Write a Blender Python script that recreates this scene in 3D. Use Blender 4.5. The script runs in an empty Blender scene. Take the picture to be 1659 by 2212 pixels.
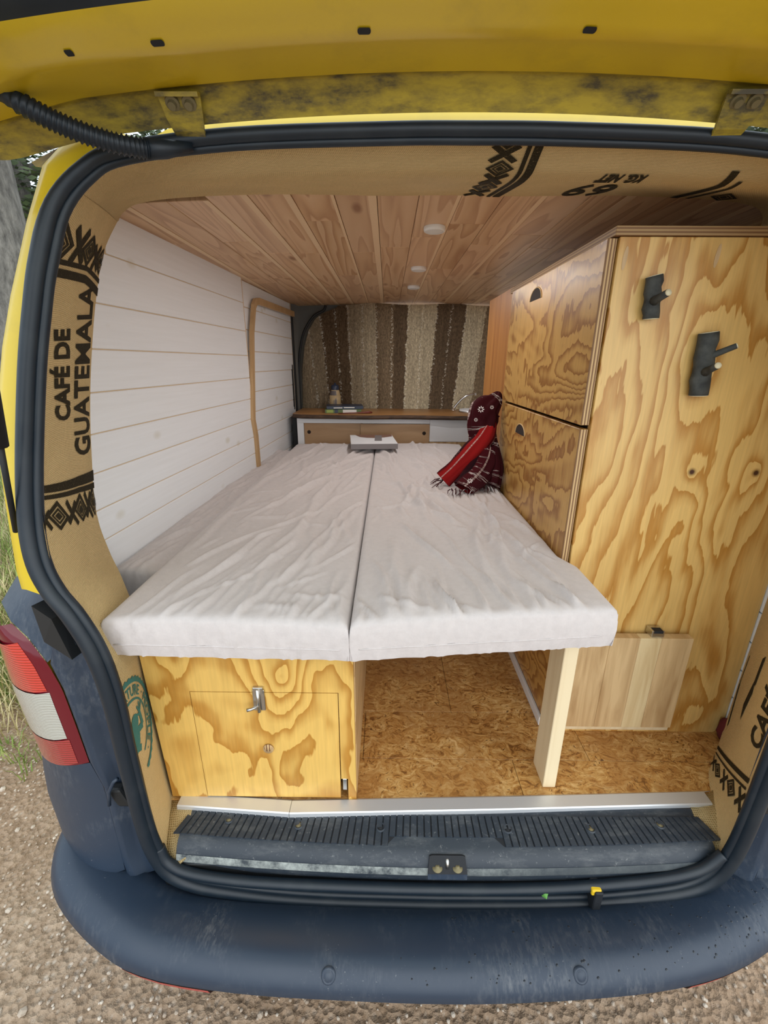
import bpy, bmesh, math, random
import numpy as np
from mathutils import Vector, Matrix, noise as mnoise

random.seed(7); np.random.seed(7)
S = bpy.context.scene
COL = S.collection

# ------------------------------------------------------------------ camera
FPX = 950.06
cam = bpy.data.cameras.new('camera'); camo = bpy.data.objects.new('camera', cam); COL.objects.link(camo)
cam.sensor_fit = 'HORIZONTAL'; cam.sensor_width = 36.0; cam.lens = 36.0 * FPX / 1659.0
cam.clip_start = 0.02; cam.clip_end = 300
RM = ((0.99994654, 0.00834091, -0.00611061), (0.00847035, -0.32187348, 0.9467448), (0.00592987, -0.94674595, -0.32192693))
camo.matrix_world = Matrix(((RM[0][0], -RM[0][1], -RM[0][2], 0.0), (RM[1][0], -RM[1][1], -RM[1][2], 0.0),
                            (RM[2][0], -RM[2][1], -RM[2][2], 1.0), (0, 0, 0, 1)))
S.camera = camo
# ------------------------------------------------------------------ world, sun, exposure
W = bpy.data.worlds.new('sky'); S.world = W; W.use_nodes = True
wt = W.node_tree; bg = wt.nodes['Background']
bg.inputs[0].default_value = (0.80, 0.91, 1.0, 1); bg.inputs[1].default_value = 1.15
sun = bpy.data.lights.new('sun', 'SUN'); suno = bpy.data.objects.new('sun', sun); COL.objects.link(suno)
sun.energy = 1.7; sun.angle = math.radians(95); sun.color = (1.0, 0.96, 0.90)
suno.rotation_euler = Vector((-0.42, 0.90, -0.74)).to_track_quat('-Z', 'Y').to_euler()
suno.location = (2, -4, 5)
vs = S.view_settings
vs.view_transform = 'Standard'; vs.look = 'None'; vs.gamma = 1.0; vs.use_curve_mapping = False
vs.exposure = 0.42

# ------------------------------------------------------------------ helpers: objects
def new_obj(name, me, mat=None, parent=None):
    o = bpy.data.objects.new(name, me)
    COL.objects.link(o)
    if mat is not None and me is not None and len(me.materials) == 0: me.materials.append(mat)
    if parent is not None:
        o.parent = parent
        o.matrix_parent_inverse = Matrix.Translation(-root_loc(parent))
    return o
def root_loc(p):
    v = Vector((0, 0, 0))
    if p.type == 'EMPTY': v = Vector(p.location)
    return v
def tag(o, label=None, cat=None, group=None, kind=None):
    if label: o['label'] = label
    if cat: o['category'] = cat
    if group: o['group'] = group
    if kind: o['kind'] = kind
    return o
def thing(name, loc, label, cat, group=None):
    o = bpy.data.objects.new(name, None); COL.objects.link(o); o.location = loc; o.empty_display_size = 0.05
    return tag(o, label, cat, group)
def mesh_of(verts, faces, name='m', smooth=False, uvs=None):
    me = bpy.data.meshes.new(name); me.from_pydata([tuple(v) for v in verts], [], faces); me.update()
    if smooth:
        me.polygons.foreach_set('use_smooth', [True] * len(me.polygons))
    if uvs is not None:
        uv = me.uv_layers.new(name='UVMap')
        li = np.empty(len(me.loops), dtype=np.int32); me.loops.foreach_get('vertex_index', li)
        uv.data.foreach_set('uv', np.asarray(uvs, dtype=np.float32)[li].ravel())
    return me
def bm_mesh(bm, name='m', smooth=False):
    bmesh.ops.recalc_face_normals(bm, faces=bm.faces)
    me = bpy.data.meshes.new(name); bm.to_mesh(me); bm.free()
    if smooth: me.polygons.foreach_set('use_smooth', [True] * len(me.polygons))
    return me
def add_box(bm, x0, x1, y0, y1, z0, z1, bev=0.0, seg=1):
    r = bmesh.ops.create_cube(bm, size=1.0)
    vv = r['verts']
    for v in vv:
        v.co = ((x0 + x1) / 2 + v.co.x * (x1 - x0), (y0 + y1) / 2 + v.co.y * (y1 - y0), (z0 + z1) / 2 + v.co.z * (z1 - z0))
    if bev > 0:
        es = list({e for v in vv for e in v.link_edges})
        bmesh.ops.bevel(bm, geom=es, offset=bev, segments=seg, affect='EDGES', profile=0.5)
def box(name, x0, x1, y0, y1, z0, z1, mat, parent=None, bev=0.0015, seg=1):
    bm = bmesh.new(); add_box(bm, x0, x1, y0, y1, z0, z1, bev, seg)
    return new_obj(name, bm_mesh(bm, name), mat, parent)
def prism_xz(name, pts, y0, y1, mat, parent=None, bev=0.0):
    """polygon in XZ extruded along Y"""
    bm = bmesh.new()
    a = [bm.verts.new((p[0], y0, p[1])) for p in pts]
    f = bm.faces.new(a)
    r = bmesh.ops.extrude_face_region(bm, geom=[f])
    bmesh.ops.translate(bm, verts=[v for v in r['geom'] if isinstance(v, bmesh.types.BMVert)], vec=(0, y1 - y0, 0))
    if bev > 0:
        bmesh.ops.bevel(bm, geom=list(bm.edges), offset=bev, segments=1, affect='EDGES')
    return new_obj(name, bm_mesh(bm, name), mat, parent)
def catmull(pts, n):
    """resample a polyline smoothly to n points per span (list of Vectors)"""
    P = [Vector(p) for p in pts]; out = []
    for i in range(len(P) - 1):
        p0 = P[max(i - 1, 0)]; p1 = P[i]; p2 = P[i + 1]; p3 = P[min(i + 2, len(P) - 1)]
        for k in range(n):
            t = k / n
            out.append(0.5 * ((2 * p1) + (p2 - p0) * t + (2 * p0 - 5 * p1 + 4 * p2 - p3) * t * t + (3 * p1 - p0 - 3 * p2 + p3) * t ** 3))
    out.append(P[-1]); return out
def tube_data(path, rad, seg=10, cap=True, closed=False, flat=1.0):
    P = [Vector(p) for p in path]; n = len(P); verts = []; faces = []
    rr = rad if hasattr(rad, '__len__') else [rad] * n
    up = None
    for i, p in enumerate(P):
        if closed: t = (P[(i + 1) % n] - P[i - 1])
        else: t = P[min(i + 1, n - 1)] - P[max(i - 1, 0)]
        t.normalize()
        if up is None:
            up = Vector((0, 0, 1)) if abs(t.z) < 0.9 else Vector((0, 1, 0))
        a = t.cross(up)
        if a.length < 1e-6: a = t.orthogonal()
        a.normalize(); b = a.cross(t).normalized(); up = b
        for k in range(seg):
            th = 2 * math.pi * k / seg
            verts.append(p + a * math.cos(th) * rr[i] + b * math.sin(th) * rr[i] * flat)
    m = n if closed else n - 1
    for i in range(m):
        j = (i + 1) % n
        for k in range(seg):
            l = (k + 1) % seg
            faces.append((i * seg + k, i * seg + l, j * seg + l, j * seg + k))
    if cap and not closed:
        faces.append(tuple(range(seg))[::-1]); faces.append(tuple((n - 1) * seg + k for k in range(seg)))
    return verts, faces
def tube(name, path, rad, mat, parent=None, seg=10, closed=False, flat=1.0):
    v, f = tube_data(path, rad, seg, True, closed, flat)
    return new_obj(name, mesh_of(v, f, name, True), mat, parent)
def grid_faces(nr, nc):
    return [(i * nc + j, i * nc + j + 1, (i + 1) * nc + j + 1, (i + 1) * nc + j) for i in range(nr - 1) for j in range(nc - 1)]
def loft(name, rows, mat, parent=None, smooth=True, uv=True, thick=0.0, flip=False):
    nr, nc = len(rows), len(rows[0])
    V = [Vector(p) for r in rows for p in r]
    uvs = None
    if uv:
        uvs = np.zeros((nr * nc, 2))
        for i in range(nr):
            d = 0
            for j in range(nc):
                if j: d += (V[i * nc + j] - V[i * nc + j - 1]).length
                uvs[i * nc + j, 0] = d
        for j in range(nc):
            d = 0
            for i in range(nr):
                if i: d += (V[i * nc + j] - V[(i - 1) * nc + j]).length
                uvs[i * nc + j, 1] = d
    F = grid_faces(nr, nc)
    if flip: F = [f[::-1] for f in F]
    o = new_obj(name, mesh_of(V, F, name, smooth, uvs), mat, parent)
    if thick:
        m = o.modifiers.new('thickness', 'SOLIDIFY'); m.thickness = thick; m.offset = -1
    return o
def revolve(profile, seg=24, center=(0, 0, 0), axis='z'):
    verts = []; faces = []
    n = len(profile)
    for k in range(seg):
        th = 2 * math.pi * k / seg
        for r, h in profile:
            c, s = r * math.cos(th), r * math.sin(th)
            p = (c, s, h) if axis == 'z' else (c, h, s) if axis == 'y' else (h, c, s)
            verts.append((p[0] + center[0], p[1] + center[1], p[2] + center[2]))
    for k in range(seg):
        l = (k + 1) % seg
        for i in range(n - 1):
            faces.append((k * n + i, l * n + i, l * n + i + 1, k * n + i + 1))
    return verts, faces
def lathe(name, profile, center, mat, parent=None, seg=24, axis='z', smooth=True):
    v, f = revolve(profile, seg, center, axis)
    bm = bmesh.new(); vv = [bm.verts.new(p) for p in v]
    for q in f:
        try: bm.faces.new([vv[i] for i in q])
        except ValueError: pass
    bmesh.ops.remove_doubles(bm, verts=bm.verts, dist=1e-6)
    return new_obj(name, bm_mesh(bm, name, smooth), mat, parent)

# ------------------------------------------------------------------ helpers: materials
class NT:
    def __init__(s, name, rough=0.6, spec=0.5, metal=0.0):
        s.m = bpy.data.materials.new(name); s.m.use_nodes = True
        s.t = s.m.node_tree; s.b = s.t.nodes['Principled BSDF']
        s.b.inputs['Roughness'].default_value = rough; s.b.inputs['Metallic'].default_value = metal
        s.b.inputs['Specular IOR Level'].default_value = spec
    def n(s, ty, **kw):
        x = s.t.nodes.new(ty)
        for k, v in kw.items(): setattr(x, k, v)
        return x
    def set(s, sock, v):
        if v is None: return
        if isinstance(v, bpy.types.NodeSocket): s.t.links.new(v, sock)
        elif isinstance(v, (tuple, list)):
            sock.default_value = tuple(v) + (1,) if (sock.type == 'RGBA' and len(v) == 3) else v
        else: sock.default_value = v
    def co(s, kind='Object'): return s.n('ShaderNodeTexCoord').outputs[kind]
    def map(s, v, scale=(1, 1, 1), rot=(0, 0, 0), loc=(0, 0, 0)):
        x = s.n('ShaderNodeMapping'); s.set(x.inputs[0], v)
        x.inputs['Scale'].default_value = scale; x.inputs['Rotation'].default_value = rot; x.inputs['Location'].default_value = loc
        return x.outputs[0]
    def noise(s, v, scale=5, detail=3, rough=0.5, dist=0.0, out=0):
        x = s.n('ShaderNodeTexNoise'); s.set(x.inputs['Vector'], v); s.set(x.inputs['Scale'], scale)
        x.inputs['Detail'].default_value = detail; x.inputs['Roughness'].default_value = rough; x.inputs['Distortion'].default_value = dist
        return x.outputs[out]
    def voro(s, v, scale=5, feature='F1', out=0, rnd=1.0):
        x = s.n('ShaderNodeTexVoronoi', feature=feature); s.set(x.inputs['Vector'], v); s.set(x.inputs['Scale'], scale)
        x.inputs['Randomness'].default_value = rnd
        return x.outputs[out]
    def wave(s, v, scale=5, dist=0.0, detail=2, dscale=1.0, direction='X', profile='SIN'):
        x = s.n('ShaderNodeTexWave', bands_direction=direction, wave_profile=profile); s.set(x.inputs['Vector'], v); s.set(x.inputs['Scale'], scale)
        x.inputs['Distortion'].default_value = dist; x.inputs['Detail'].default_value = detail; x.inputs['Detail Scale'].default_value = dscale
        return x.outputs[1]
    def m2(s, op, a, b=None, c=None, clamp=False):
        x = s.n('ShaderNodeMath', operation=op, use_clamp=clamp); s.set(x.inputs[0], a); s.set(x.inputs[1], b)
        if c is not None: s.set(x.inputs[2], c)
        return x.outputs[0]
    def vm(s, op, a, b=None):
        x = s.n('ShaderNodeVectorMath', operation=op); s.set(x.inputs[0], a)
        if b is not None: s.set(x.inputs[1], b)
        return x.outputs['Value'] if op in ('LENGTH', 'DISTANCE', 'DOT_PRODUCT') else x.outputs[0]
    def ramp(s, v, stops, interp='LINEAR'):
        x = s.n('ShaderNodeValToRGB'); s.set(x.inputs[0], v); cr = x.color_ramp; cr.interpolation = interp
        while len(cr.elements) < len(stops): cr.elements.new(0.5)
        for e, (p, c) in zip(cr.elements, stops):
            e.position = p; e.color = (tuple(c) + (1,)) if hasattr(c, '__len__') else (c, c, c, 1)
        return x.outputs[0]
    def mix(s, f, a, b, mode='MIX'):
        x = s.n('ShaderNodeMix', data_type='RGBA', blend_type=mode); s.set(x.inputs[0], f); s.set(x.inputs[6], a); s.set(x.inputs[7], b)
        return x.outputs[2]
    def sep(s, v):
        x = s.n('ShaderNodeSeparateXYZ'); s.set(x.inputs[0], v); return x.outputs
    def rnd(s): return s.n('ShaderNodeObjectInfo').outputs['Random']
    def bump(s, h, strength=0.3, dist=0.002):
        x = s.n('ShaderNodeBump'); s.set(x.inputs['Height'], h); x.inputs['Strength'].default_value = strength; x.inputs['Distance'].default_value = dist
        s.t.links.new(x.outputs[0], s.b.inputs['Normal'])
    def color(s, c): s.set(s.b.inputs['Base Color'], c); return s
    def roughness(s, r): s.set(s.b.inputs['Roughness'], r); return s
def plain(name, c, rough=0.6, metal=0.0, spec=0.5):
    n = NT(name, rough, spec, metal); n.color(c); return n.m

def ply_mat(name, light, dark, axis='xz', freq=7.0, sx=2.2, sz=0.55, warp=0.12, knots=(), seed=0.0, rough=0.38, contrast=1.0, lin=0.0):
    """rotary cut softwood plywood: contour bands of a stretched noise field"""
    n = NT(name, rough)
    co = n.co()
    if axis == 'yz': co = n.map(co, rot=(0, 0, math.radians(90)))
    p = n.map(co, scale=(sx, 0.6, sz), loc=(seed, seed * 0.37, seed * 1.7))
    f = n.noise(p, 1.6, 3, 0.48, 0.35)
    f = n.m2('ADD', f, n.m2('MULTIPLY', n.sep(co)[0], lin))
    jag = n.noise(n.map(co, scale=(38, 2, 5)), 1.0, 3, 0.65)
    f = n.m2('ADD', f, n.m2('MULTIPLY', jag, 0.085 * contrast))
    for (kx, kz, amp, rad) in knots:
        c = n.sep(co)
        dx = n.m2('MULTIPLY', n.m2('SUBTRACT', c[0], kx), 1.0 / rad)
        dz = n.m2('MULTIPLY', n.m2('SUBTRACT', c[2], kz), 0.55 / rad)
        d = n.m2('SQRT', n.m2('ADD', n.m2('MULTIPLY', dx, dx), n.m2('MULTIPLY', dz, dz)))
        f = n.m2('ADD', f, n.m2('MULTIPLY', n.m2('POWER', 2.718, n.m2('MULTIPLY', d, -1.0)), amp))
    b = n.m2('FRACT', n.m2('MULTIPLY', f, freq))
    col = n.ramp(b, [(0.0, light), (0.30, light), (0.52, tuple(0.70 * l + 0.30 * d for l, d in zip(light, dark))), (0.72, tuple(0.25 * l + 0.75 * d for l, d in zip(light, dark))), (0.90, dark), (0.94, light), (1.0, light)])
    streak = n.noise(n.map(co, scale=(160, 40, 7)), 1.0, 2, 0.6)
    col = n.mix(0.35, col, n.ramp(streak, [(0.3, 0.62), (0.7, 1.0)]), 'MULTIPLY')
    blot = n.noise(co, 5.0, 2)
    col = n.mix(0.25, col, n.ramp(blot, [(0.35, 0.8), (0.65, 1.0)]), 'MULTIPLY')
    for (kx, kz, amp, rad) in knots:
        if rad > 0.03: continue
        c = n.sep(co)
        dx = n.m2('SUBTRACT', c[0], kx); dz = n.m2('SUBTRACT', c[2], kz)
        d = n.m2('SQRT', n.m2('ADD', n.m2('MULTIPLY', dx, dx), n.m2('MULTIPLY', dz, dz)))
        col = n.mix(n.ramp(d, [(0.006, 1.0), (0.009, 0.0)]), col, (0.06, 0.018, 0.008))
    n.color(col); n.bump(streak, 0.08, 0.001)
    n.b.inputs['Coat Weight'].default_value = 0.15; n.b.inputs['Coat Roughness'].default_value = 0.3
    return n.m

M = {}
def build_materials():
    # yellow car paint with old grime
    n = NT('yellow_paint', 0.33); co = n.co()
    spk = n.noise(co, 9, 5, 0.65)
    n.color(n.mix(n.ramp(spk, [(0.52, 0.0), (0.8, 0.35)]), (0.70, 0.50, 0.018), (0.30, 0.22, 0.03)))
    n.b.inputs['Coat Weight'].default_value = 0.4; n.b.inputs['Coat Roughness'].default_value = 0.12
    M['yellow'] = n.m
    n = NT('yellow_paint_grimy', 0.45); co = n.co()
    g = n.noise(n.map(co, scale=(1.0, 3, 3)), 7, 6, 0.7)
    g2 = n.noise(n.map(co, scale=(1.0, 2, 2)), 26, 4, 0.7)
    gm = n.m2('MULTIPLY', n.ramp(g, [(0.38, 0.0), (0.60, 1.0)]), n.ramp(g2, [(0.30, 0.35), (0.6, 1.0)]))
    n.color(n.mix(gm, (0.48, 0.36, 0.03), (0.075, 0.062, 0.03)))
    M['yellow_grime'] = n.m
    # dark unpainted plastic
    n = NT('grey_plastic', 0.42); co = n.co()
    d = n.noise(co, 5, 6, 0.65); d2 = n.noise(n.map(co, scale=(3, 1, 1)), 40, 3, 0.7)
    dm = n.m2('MULTIPLY', n.ramp(d, [(0.48, 0.0), (0.72, 1.0)]), n.ramp(d2, [(0.45, 0.0), (0.75, 0.55)]))
    sp = n.m2('MULTIPLY', n.ramp(n.noise(co, 170, 3, 0.7), [(0.66, 0.0), (0.72, 0.7)]), n.ramp(n.noise(co, 7, 3), [(0.5, 0.0), (0.62, 1.0)]))
    dm = n.m2('MAXIMUM', dm, sp)
    n.color(n.mix(dm, (0.021, 0.035, 0.060), (0.19, 0.20, 0.21)))
    n.roughness(n.ramp(d, [(0.3, 0.34), (0.7, 0.55)]))
    n.bump(n.noise(co, 900, 1), 0.06, 0.0005)
    M['plastic'] = n.m
    n = NT('scuffed_sill_plastic', 0.5); co = n.co()
    d = n.noise(n.map(co, scale=(1, 3, 3)), 12, 6, 0.75); d2 = n.noise(co, 130, 3, 0.7)
    dm = n.m2('ADD', n.ramp(d, [(0.50, 0.0), (0.80, 0.4)]), n.ramp(d2, [(0.62, 0.0), (0.72, 0.5)]), clamp=True)
    n.color(n.mix(dm, (0.022, 0.031, 0.044), (0.20, 0.21, 0.21)))
    M['sill'] = n.m
    n = NT('worn_plastic_edge', 0.7); co = n.co()
    wn = n.noise(n.map(co, scale=(1, 1, 1)), 18, 5, 0.75); xx = n.sep(co)[0]
    n.color(n.mix(n.m2('MULTIPLY', n.ramp(wn, [(0.36, 0.0), (0.60, 1.0)]), n.ramp(n.m2('MULTIPLY_ADD', xx, -1.0, 0.5), [(0.12, 0.12), (0.5, 1.0)])), (0.045, 0.055, 0.065), (0.36, 0.39, 0.37))); M['worn'] = n.m
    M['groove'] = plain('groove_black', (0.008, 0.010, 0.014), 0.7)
    n = NT('seal_rubber', 0.46); co = n.co()
    n.color(n.mix(n.ramp(n.noise(co, 14, 4), [(0.5, 0), (0.8, 0.15)]), (0.005, 0.012, 0.021), (0.08, 0.09, 0.09)))
    M['rubber'] = n.m
    M['black'] = plain('black_plastic', (0.006, 0.007, 0.008), 0.6)
    n = NT('window_glass', 0.05); n.color((0.03, 0.06, 0.06))
    tp = n.n('ShaderNodeBsdfTransparent'); tp.inputs[0].default_value = (0.80, 0.93, 0.90, 1)
    ms = n.n('ShaderNodeMixShader'); ms.inputs[0].default_value = 0.80
    n.t.links.new(n.b.outputs[0], ms.inputs[1]); n.t.links.new(tp.outputs[0], ms.inputs[2]); n.t.links.new(ms.outputs[0], n.t.nodes['Material Output'].inputs[0])
    M['glass'] = n.m
    M['alu'] = plain('aluminium', (0.72, 0.74, 0.77), 0.42, 0.55)
    M['steel'] = plain('steel', (0.55, 0.54, 0.52), 0.3, 1.0)
    M['chrome'] = plain('chrome', (0.8, 0.8, 0.8), 0.12, 1.0)
    M['wet'] = plain('water_bead', (0.02, 0.026, 0.036), 0.06)
    M['bolt'] = plain('dirty_bolt', (0.20, 0.17, 0.09), 0.5, 0.4)
    # burlap
    def burlap(name, c1, c2, coarse=1.0):
        n = NT(name, 0.9, 0.15); uv = n.co('UV')
        a = n.wave(uv, 95 * coarse, 1.2, 2, 3.0, 'X'); b = n.wave(uv, 95 * coarse, 1.2, 2, 3.0, 'Y')
        w = n.m2('MAXIMUM', a, b)
        fib = n.noise(n.map(uv, scale=(60, 500, 1)), 1, 2)
        blo = n.noise(uv, 9, 3)
        c = n.mix(n.ramp(w, [(0.35, 1.0), (0.95, 0.0)]), c1, c2)
        c = n.mix(0.5, c, n.ramp(fib, [(0.3, 0.7), (0.7, 1.0)]), 'MULTIPLY')
        c = n.mix(0.4, c, n.ramp(blo, [(0.3, 0.78), (0.7, 1.0)]), 'MULTIPLY')
        n.color(c); n.bump(w, 0.8, 0.0015)
        return n.m
    M['burlap'] = burlap('burlap', (0.88, 0.66, 0.34), (0.54, 0.38, 0.17))
    M['jute'] = burlap('coarse_jute', (0.56, 0.42, 0.21), (0.36, 0.26, 0.115), 0.7)
    def ink(name, c):
        n = NT(name, 0.9, 0.1); co = n.co()
        w = n.noise(co, 420, 2, 0.7)
        n.color(n.mix(n.ramp(w, [(0.60, 0.0), (0.74, 0.45)]), c, (0.42, 0.30, 0.14)))
        return n.m
    M['ink'] = ink('black_print', (0.028, 0.022, 0.012)); M['ink_green'] = ink('green_print', (0.06, 0.19, 0.17))
    # white washed planks
    n = NT('white_plank', 0.5); co = n.co()
    r = n.rnd()
    gr = n.noise(n.map(co, scale=(1, 1.2, 30)), 3.0, 3, 0.6)
    kn = n.voro(n.map(co, scale=(0.01, 4.5, 8.0)), 1.0)
    c = n.mix(n.ramp(gr, [(0.3, 0.0), (0.75, 0.35)]), (0.86, 0.87, 0.89), (0.74, 0.74, 0.74))
    c = n.mix(n.ramp(kn, [(0.05, 0.5), (0.13, 0.0)]), c, (0.62, 0.57, 0.44))
    c = n.mix(n.m2('MULTIPLY', r, 0.12), c, (0.66, 0.68, 0.74))
    n.color(c); n.bump(gr, 0.12, 0.001); M['white_plank'] = n.m
    n = NT('raw_joint', 0.8); n.color((0.66, 0.50, 0.32)); M['raw_joint'] = n.m
    M['white'] = plain('white_laminate', (0.82, 0.83, 0.85), 0.4)
    # ceiling pine
    n = NT('ceiling_pine', 0.45); co = n.co(); r = n.rnd()
    sh = n.n('ShaderNodeCombineXYZ'); n.set(sh.inputs[0], n.m2('MULTIPLY', r, 37.0)); n.set(sh.inputs[1], n.m2('MULTIPLY', r, 91.0))
    v = n.vm('ADD', co, sh.outputs[0])
    f = n.noise(n.map(v, scale=(11, 0.9, 1)), 1.0, 2, 0.4, 0.4)
    b = n.m2('FRACT', n.m2('MULTIPLY', f, 9.0))
    c = n.ramp(b, [(0.0, (0.74, 0.49, 0.28)), (0.5, (0.67, 0.42, 0.22)), (0.92, (0.50, 0.27, 0.13)), (1.0, (0.74, 0.49, 0.28))])
    c = n.mix(n.ramp(r, [(0.0, 0.0), (1.0, 0.7)]), c, n.mix(0.5, c, (0.74, 0.50, 0.33)))
    c = n.mix(0.55, c, n.ramp(n.m2('FRACT', n.m2('MULTIPLY', r, 7.3)), [(0.0, 0.74), (1.0, 1.0)]), 'MULTIPLY')
    kn = n.voro(n.map(v, scale=(8, 2.6, 0.01)), 1.0)
    c = n.mix(n.ramp(kn, [(0.06, 0.75), (0.14, 0.0)]), c, (0.25, 0.10, 0.045))
    n.color(c); M['pine'] = n.m
    M['pine_sap'] = plain('pine_sapwood_edge', (0.78, 0.56, 0.34), 0.5)
    M['gap'] = plain('shadow_gap', (0.05, 0.035, 0.02), 0.9)
    # plywoods
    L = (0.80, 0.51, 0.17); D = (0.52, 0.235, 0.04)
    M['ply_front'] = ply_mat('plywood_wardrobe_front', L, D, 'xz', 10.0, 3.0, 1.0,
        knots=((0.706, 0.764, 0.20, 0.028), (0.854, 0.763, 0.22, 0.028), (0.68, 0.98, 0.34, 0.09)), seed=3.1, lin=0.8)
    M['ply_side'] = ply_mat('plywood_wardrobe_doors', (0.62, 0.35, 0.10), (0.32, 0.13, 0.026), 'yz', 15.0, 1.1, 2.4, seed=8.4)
    M['ply_box'] = ply_mat('plywood_storage_box', (0.80, 0.50, 0.13), (0.50, 0.225, 0.03), 'xz', 7.0, 2.8, 1.8, knots=((-0.225, 0.36, 0.45, 0.06), (-0.45, 0.40, 0.2, 0.05)), seed=1.7, contrast=0.9)
    M['ply_boxside'] = ply_mat('plywood_box_side', (0.72, 0.48, 0.24), (0.56, 0.34, 0.15), 'yz', 5.0, 0.8, 2.6, seed=5.7)
    n = NT('plywood_edge', 0.6); co = n.co(); c = n.sep(co)
    s1 = n.m2('FRACT', n.m2('MULTIPLY', n.m2('ADD', c[0], n.m2('MULTIPLY', n.noise(co, 12, 2), 0.002)), 150.0))
    n.color(n.ramp(s1, [(0.0, (0.60, 0.40, 0.19)), (0.45, (0.60, 0.40, 0.19)), (0.55, (0.20, 0.10, 0.04)), (0.95, (0.24, 0.12, 0.05))], 'LINEAR')); M['ply_edge'] = n.m
    n = NT('plywood_edge_top', 0.6); co = n.co(); c = n.sep(co)
    s1 = n.m2('FRACT', n.m2('MULTIPLY', c[2], 150.0))
    n.color(n.ramp(s1, [(0.0, (0.42, 0.27, 0.12)), (0.45, (0.42, 0.27, 0.12)), (0.55, (0.20, 0.10, 0.04)), (0.95, (0.24, 0.12, 0.05))])); M['ply_edge_top'] = n.m
    def wood(name, c1, c2, scale=(30, 1, 2), rough=0.45):
        n = NT(name, rough); co = n.co()
        f = n.noise(n.map(co, scale=scale), 1.0, 4, 0.55, 0.6)
        n.color(n.ramp(f, [(0.3, c2), (0.62, c1)])); return n.m
    M['orange_wood'] = wood('orange_pine_panel', (0.46, 0.20, 0.05), (0.30, 0.11, 0.025), (4, 30, 1.0))
    M['pale_wood'] = wood('pale_beech', (0.80, 0.66, 0.43), (0.70, 0.54, 0.32), (30, 30, 1.5))
    M['oak1'] = wood('oak_strip', (0.66, 0.46, 0.24), (0.40, 0.235, 0.10), (34, 6, 3.0))
    M['oak2'] = wood('oak_strip_light', (0.74, 0.58, 0.33), (0.56, 0.38, 0.18), (34, 6, 3.0))
    M['trim_wood'] = wood('trim_wood', (0.56, 0.36, 0.18), (0.44, 0.27, 0.12), (20, 20, 2))
    M['worktop'] = wood('worktop_wood', (0.42, 0.22, 0.085), (0.27, 0.125, 0.04), (2, 24, 4), 0.3)
    M['bark_edge'] = wood('live_bark_edge', (0.10, 0.055, 0.03), (0.025, 0.014, 0.01), (14, 14, 60), 0.8)
    M['beech_door'] = wood('sliding_door_wood', (0.46, 0.29, 0.155), (0.38, 0.225, 0.11), (3, 3, 16))
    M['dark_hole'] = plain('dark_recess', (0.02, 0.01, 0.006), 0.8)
    n = NT('branch_bark', 0.75); co = n.co()
    n.color(n.ramp(n.noise(co, 45, 4), [(0.3, (0.020, 0.022, 0.022)), (0.7, (0.075, 0.078, 0.07))])); n.bump(n.noise(co, 120, 3), 0.3, 0.002); M['bark'] = n.m
    M['cut_wood'] = plain('cut_branch_end', (0.70, 0.62, 0.42), 0.7)
    # cork
    n = NT('cork', 0.5); co = n.co(); r = n.rnd()
    q = n.n('ShaderNodeVectorMath', operation='SCALE'); n.set(q.inputs[0], n.noise(co, 12, 3, 0.5, 0, 1)); q.inputs[3].default_value = 0.06
    wv = n.vm('ADD', co, q.outputs[0])
    a = n.noise(n.map(wv, scale=(1, 1.5, 1)), 26, 6, 0.70, 1.6)
    bb = n.noise(wv, 70, 3, 0.65, 2.0)
    c = n.ramp(a, [(0.36, (0.22, 0.09, 0.022)), (0.45, (0.50, 0.24, 0.06)), (0.54, (0.62, 0.36, 0.12)), (0.66, (0.78, 0.51, 0.22))])
    c = n.mix(n.ramp(bb, [(0.33, 0.9), (0.41, 0.0)]), c, (0.12, 0.045, 0.012))
    c = n.mix(n.ramp(n.noise(wv, 7, 3, 0.6, 1.0), [(0.42, 0.45), (0.56, 0.0)]), c, (0.38, 0.17, 0.045))
    c = n.mix(n.m2('MULTIPLY', r, 0.25), c, n.mix(1.0, c, (0.75, 0.72, 0.68), 'MULTIPLY'))
    n.color(c); n.bump(a, 0.1, 0.001); M['cork'] = n.m
    # sheet cloth
    n = NT('sheet_cloth', 0.9, 0.15); co = n.co()
    w = n.noise(n.map(co, scale=(1, 1, 1)), 60, 4, 0.65)
    n.color(n.mix(n.ramp(w, [(0.3, 0.0), (0.75, 0.5)]), (0.61, 0.558, 0.545), (0.50, 0.455, 0.445)))
    n.bump(n.noise(n.map(co, scale=(1, 0.7, 1)), 75, 4, 0.6), 0.35, 0.003)
    n.b.inputs['Sheen Weight'].default_value = 0.15; M['sheet'] = n.m
    # woven blanket curtain
    n = NT('striped_wool_blanket', 0.95, 0.1); co = n.co(); c3 = n.sep(co)
    lean = n.m2('MULTIPLY_ADD', n.m2('SUBTRACT', 1.36, c3[2]), 0.19, 1.0)
    xs = n.m2('ADD', n.m2('MULTIPLY', c3[0], lean), n.m2('MULTIPLY', n.noise(co, 30, 4, 0.7), 0.05))
    u = n.m2('MULTIPLY', n.m2('ADD', xs, 0.62), 1.0 / 1.4)
    def U(x): return (x + 0.62) / 1.4
    lt = (0.50, 0.385, 0.25); br = (0.22, 0.145, 0.085); dk = (0.135, 0.085, 0.05)
    st = [(0.0, lt), (U(-.43), br), (U(-.25), lt), (U(-.06), br), (U(.06), dk), (U(.15), lt), (U(.34), dk), (U(.53), lt), (U(.66), br)]
    base = n.ramp(u, st, 'CONSTANT')
    fine = n.noise(n.map(co, scale=(70, 1, 6)), 1.0, 3, 0.6)
    base = n.mix(0.6, base, n.ramp(fine, [(0.28, 0.55), (0.7, 1.15)]), 'MULTIPLY')
    fuzz = n.noise(n.map(co, scale=(120, 1, 60)), 1.0, 4, 0.75)
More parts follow.
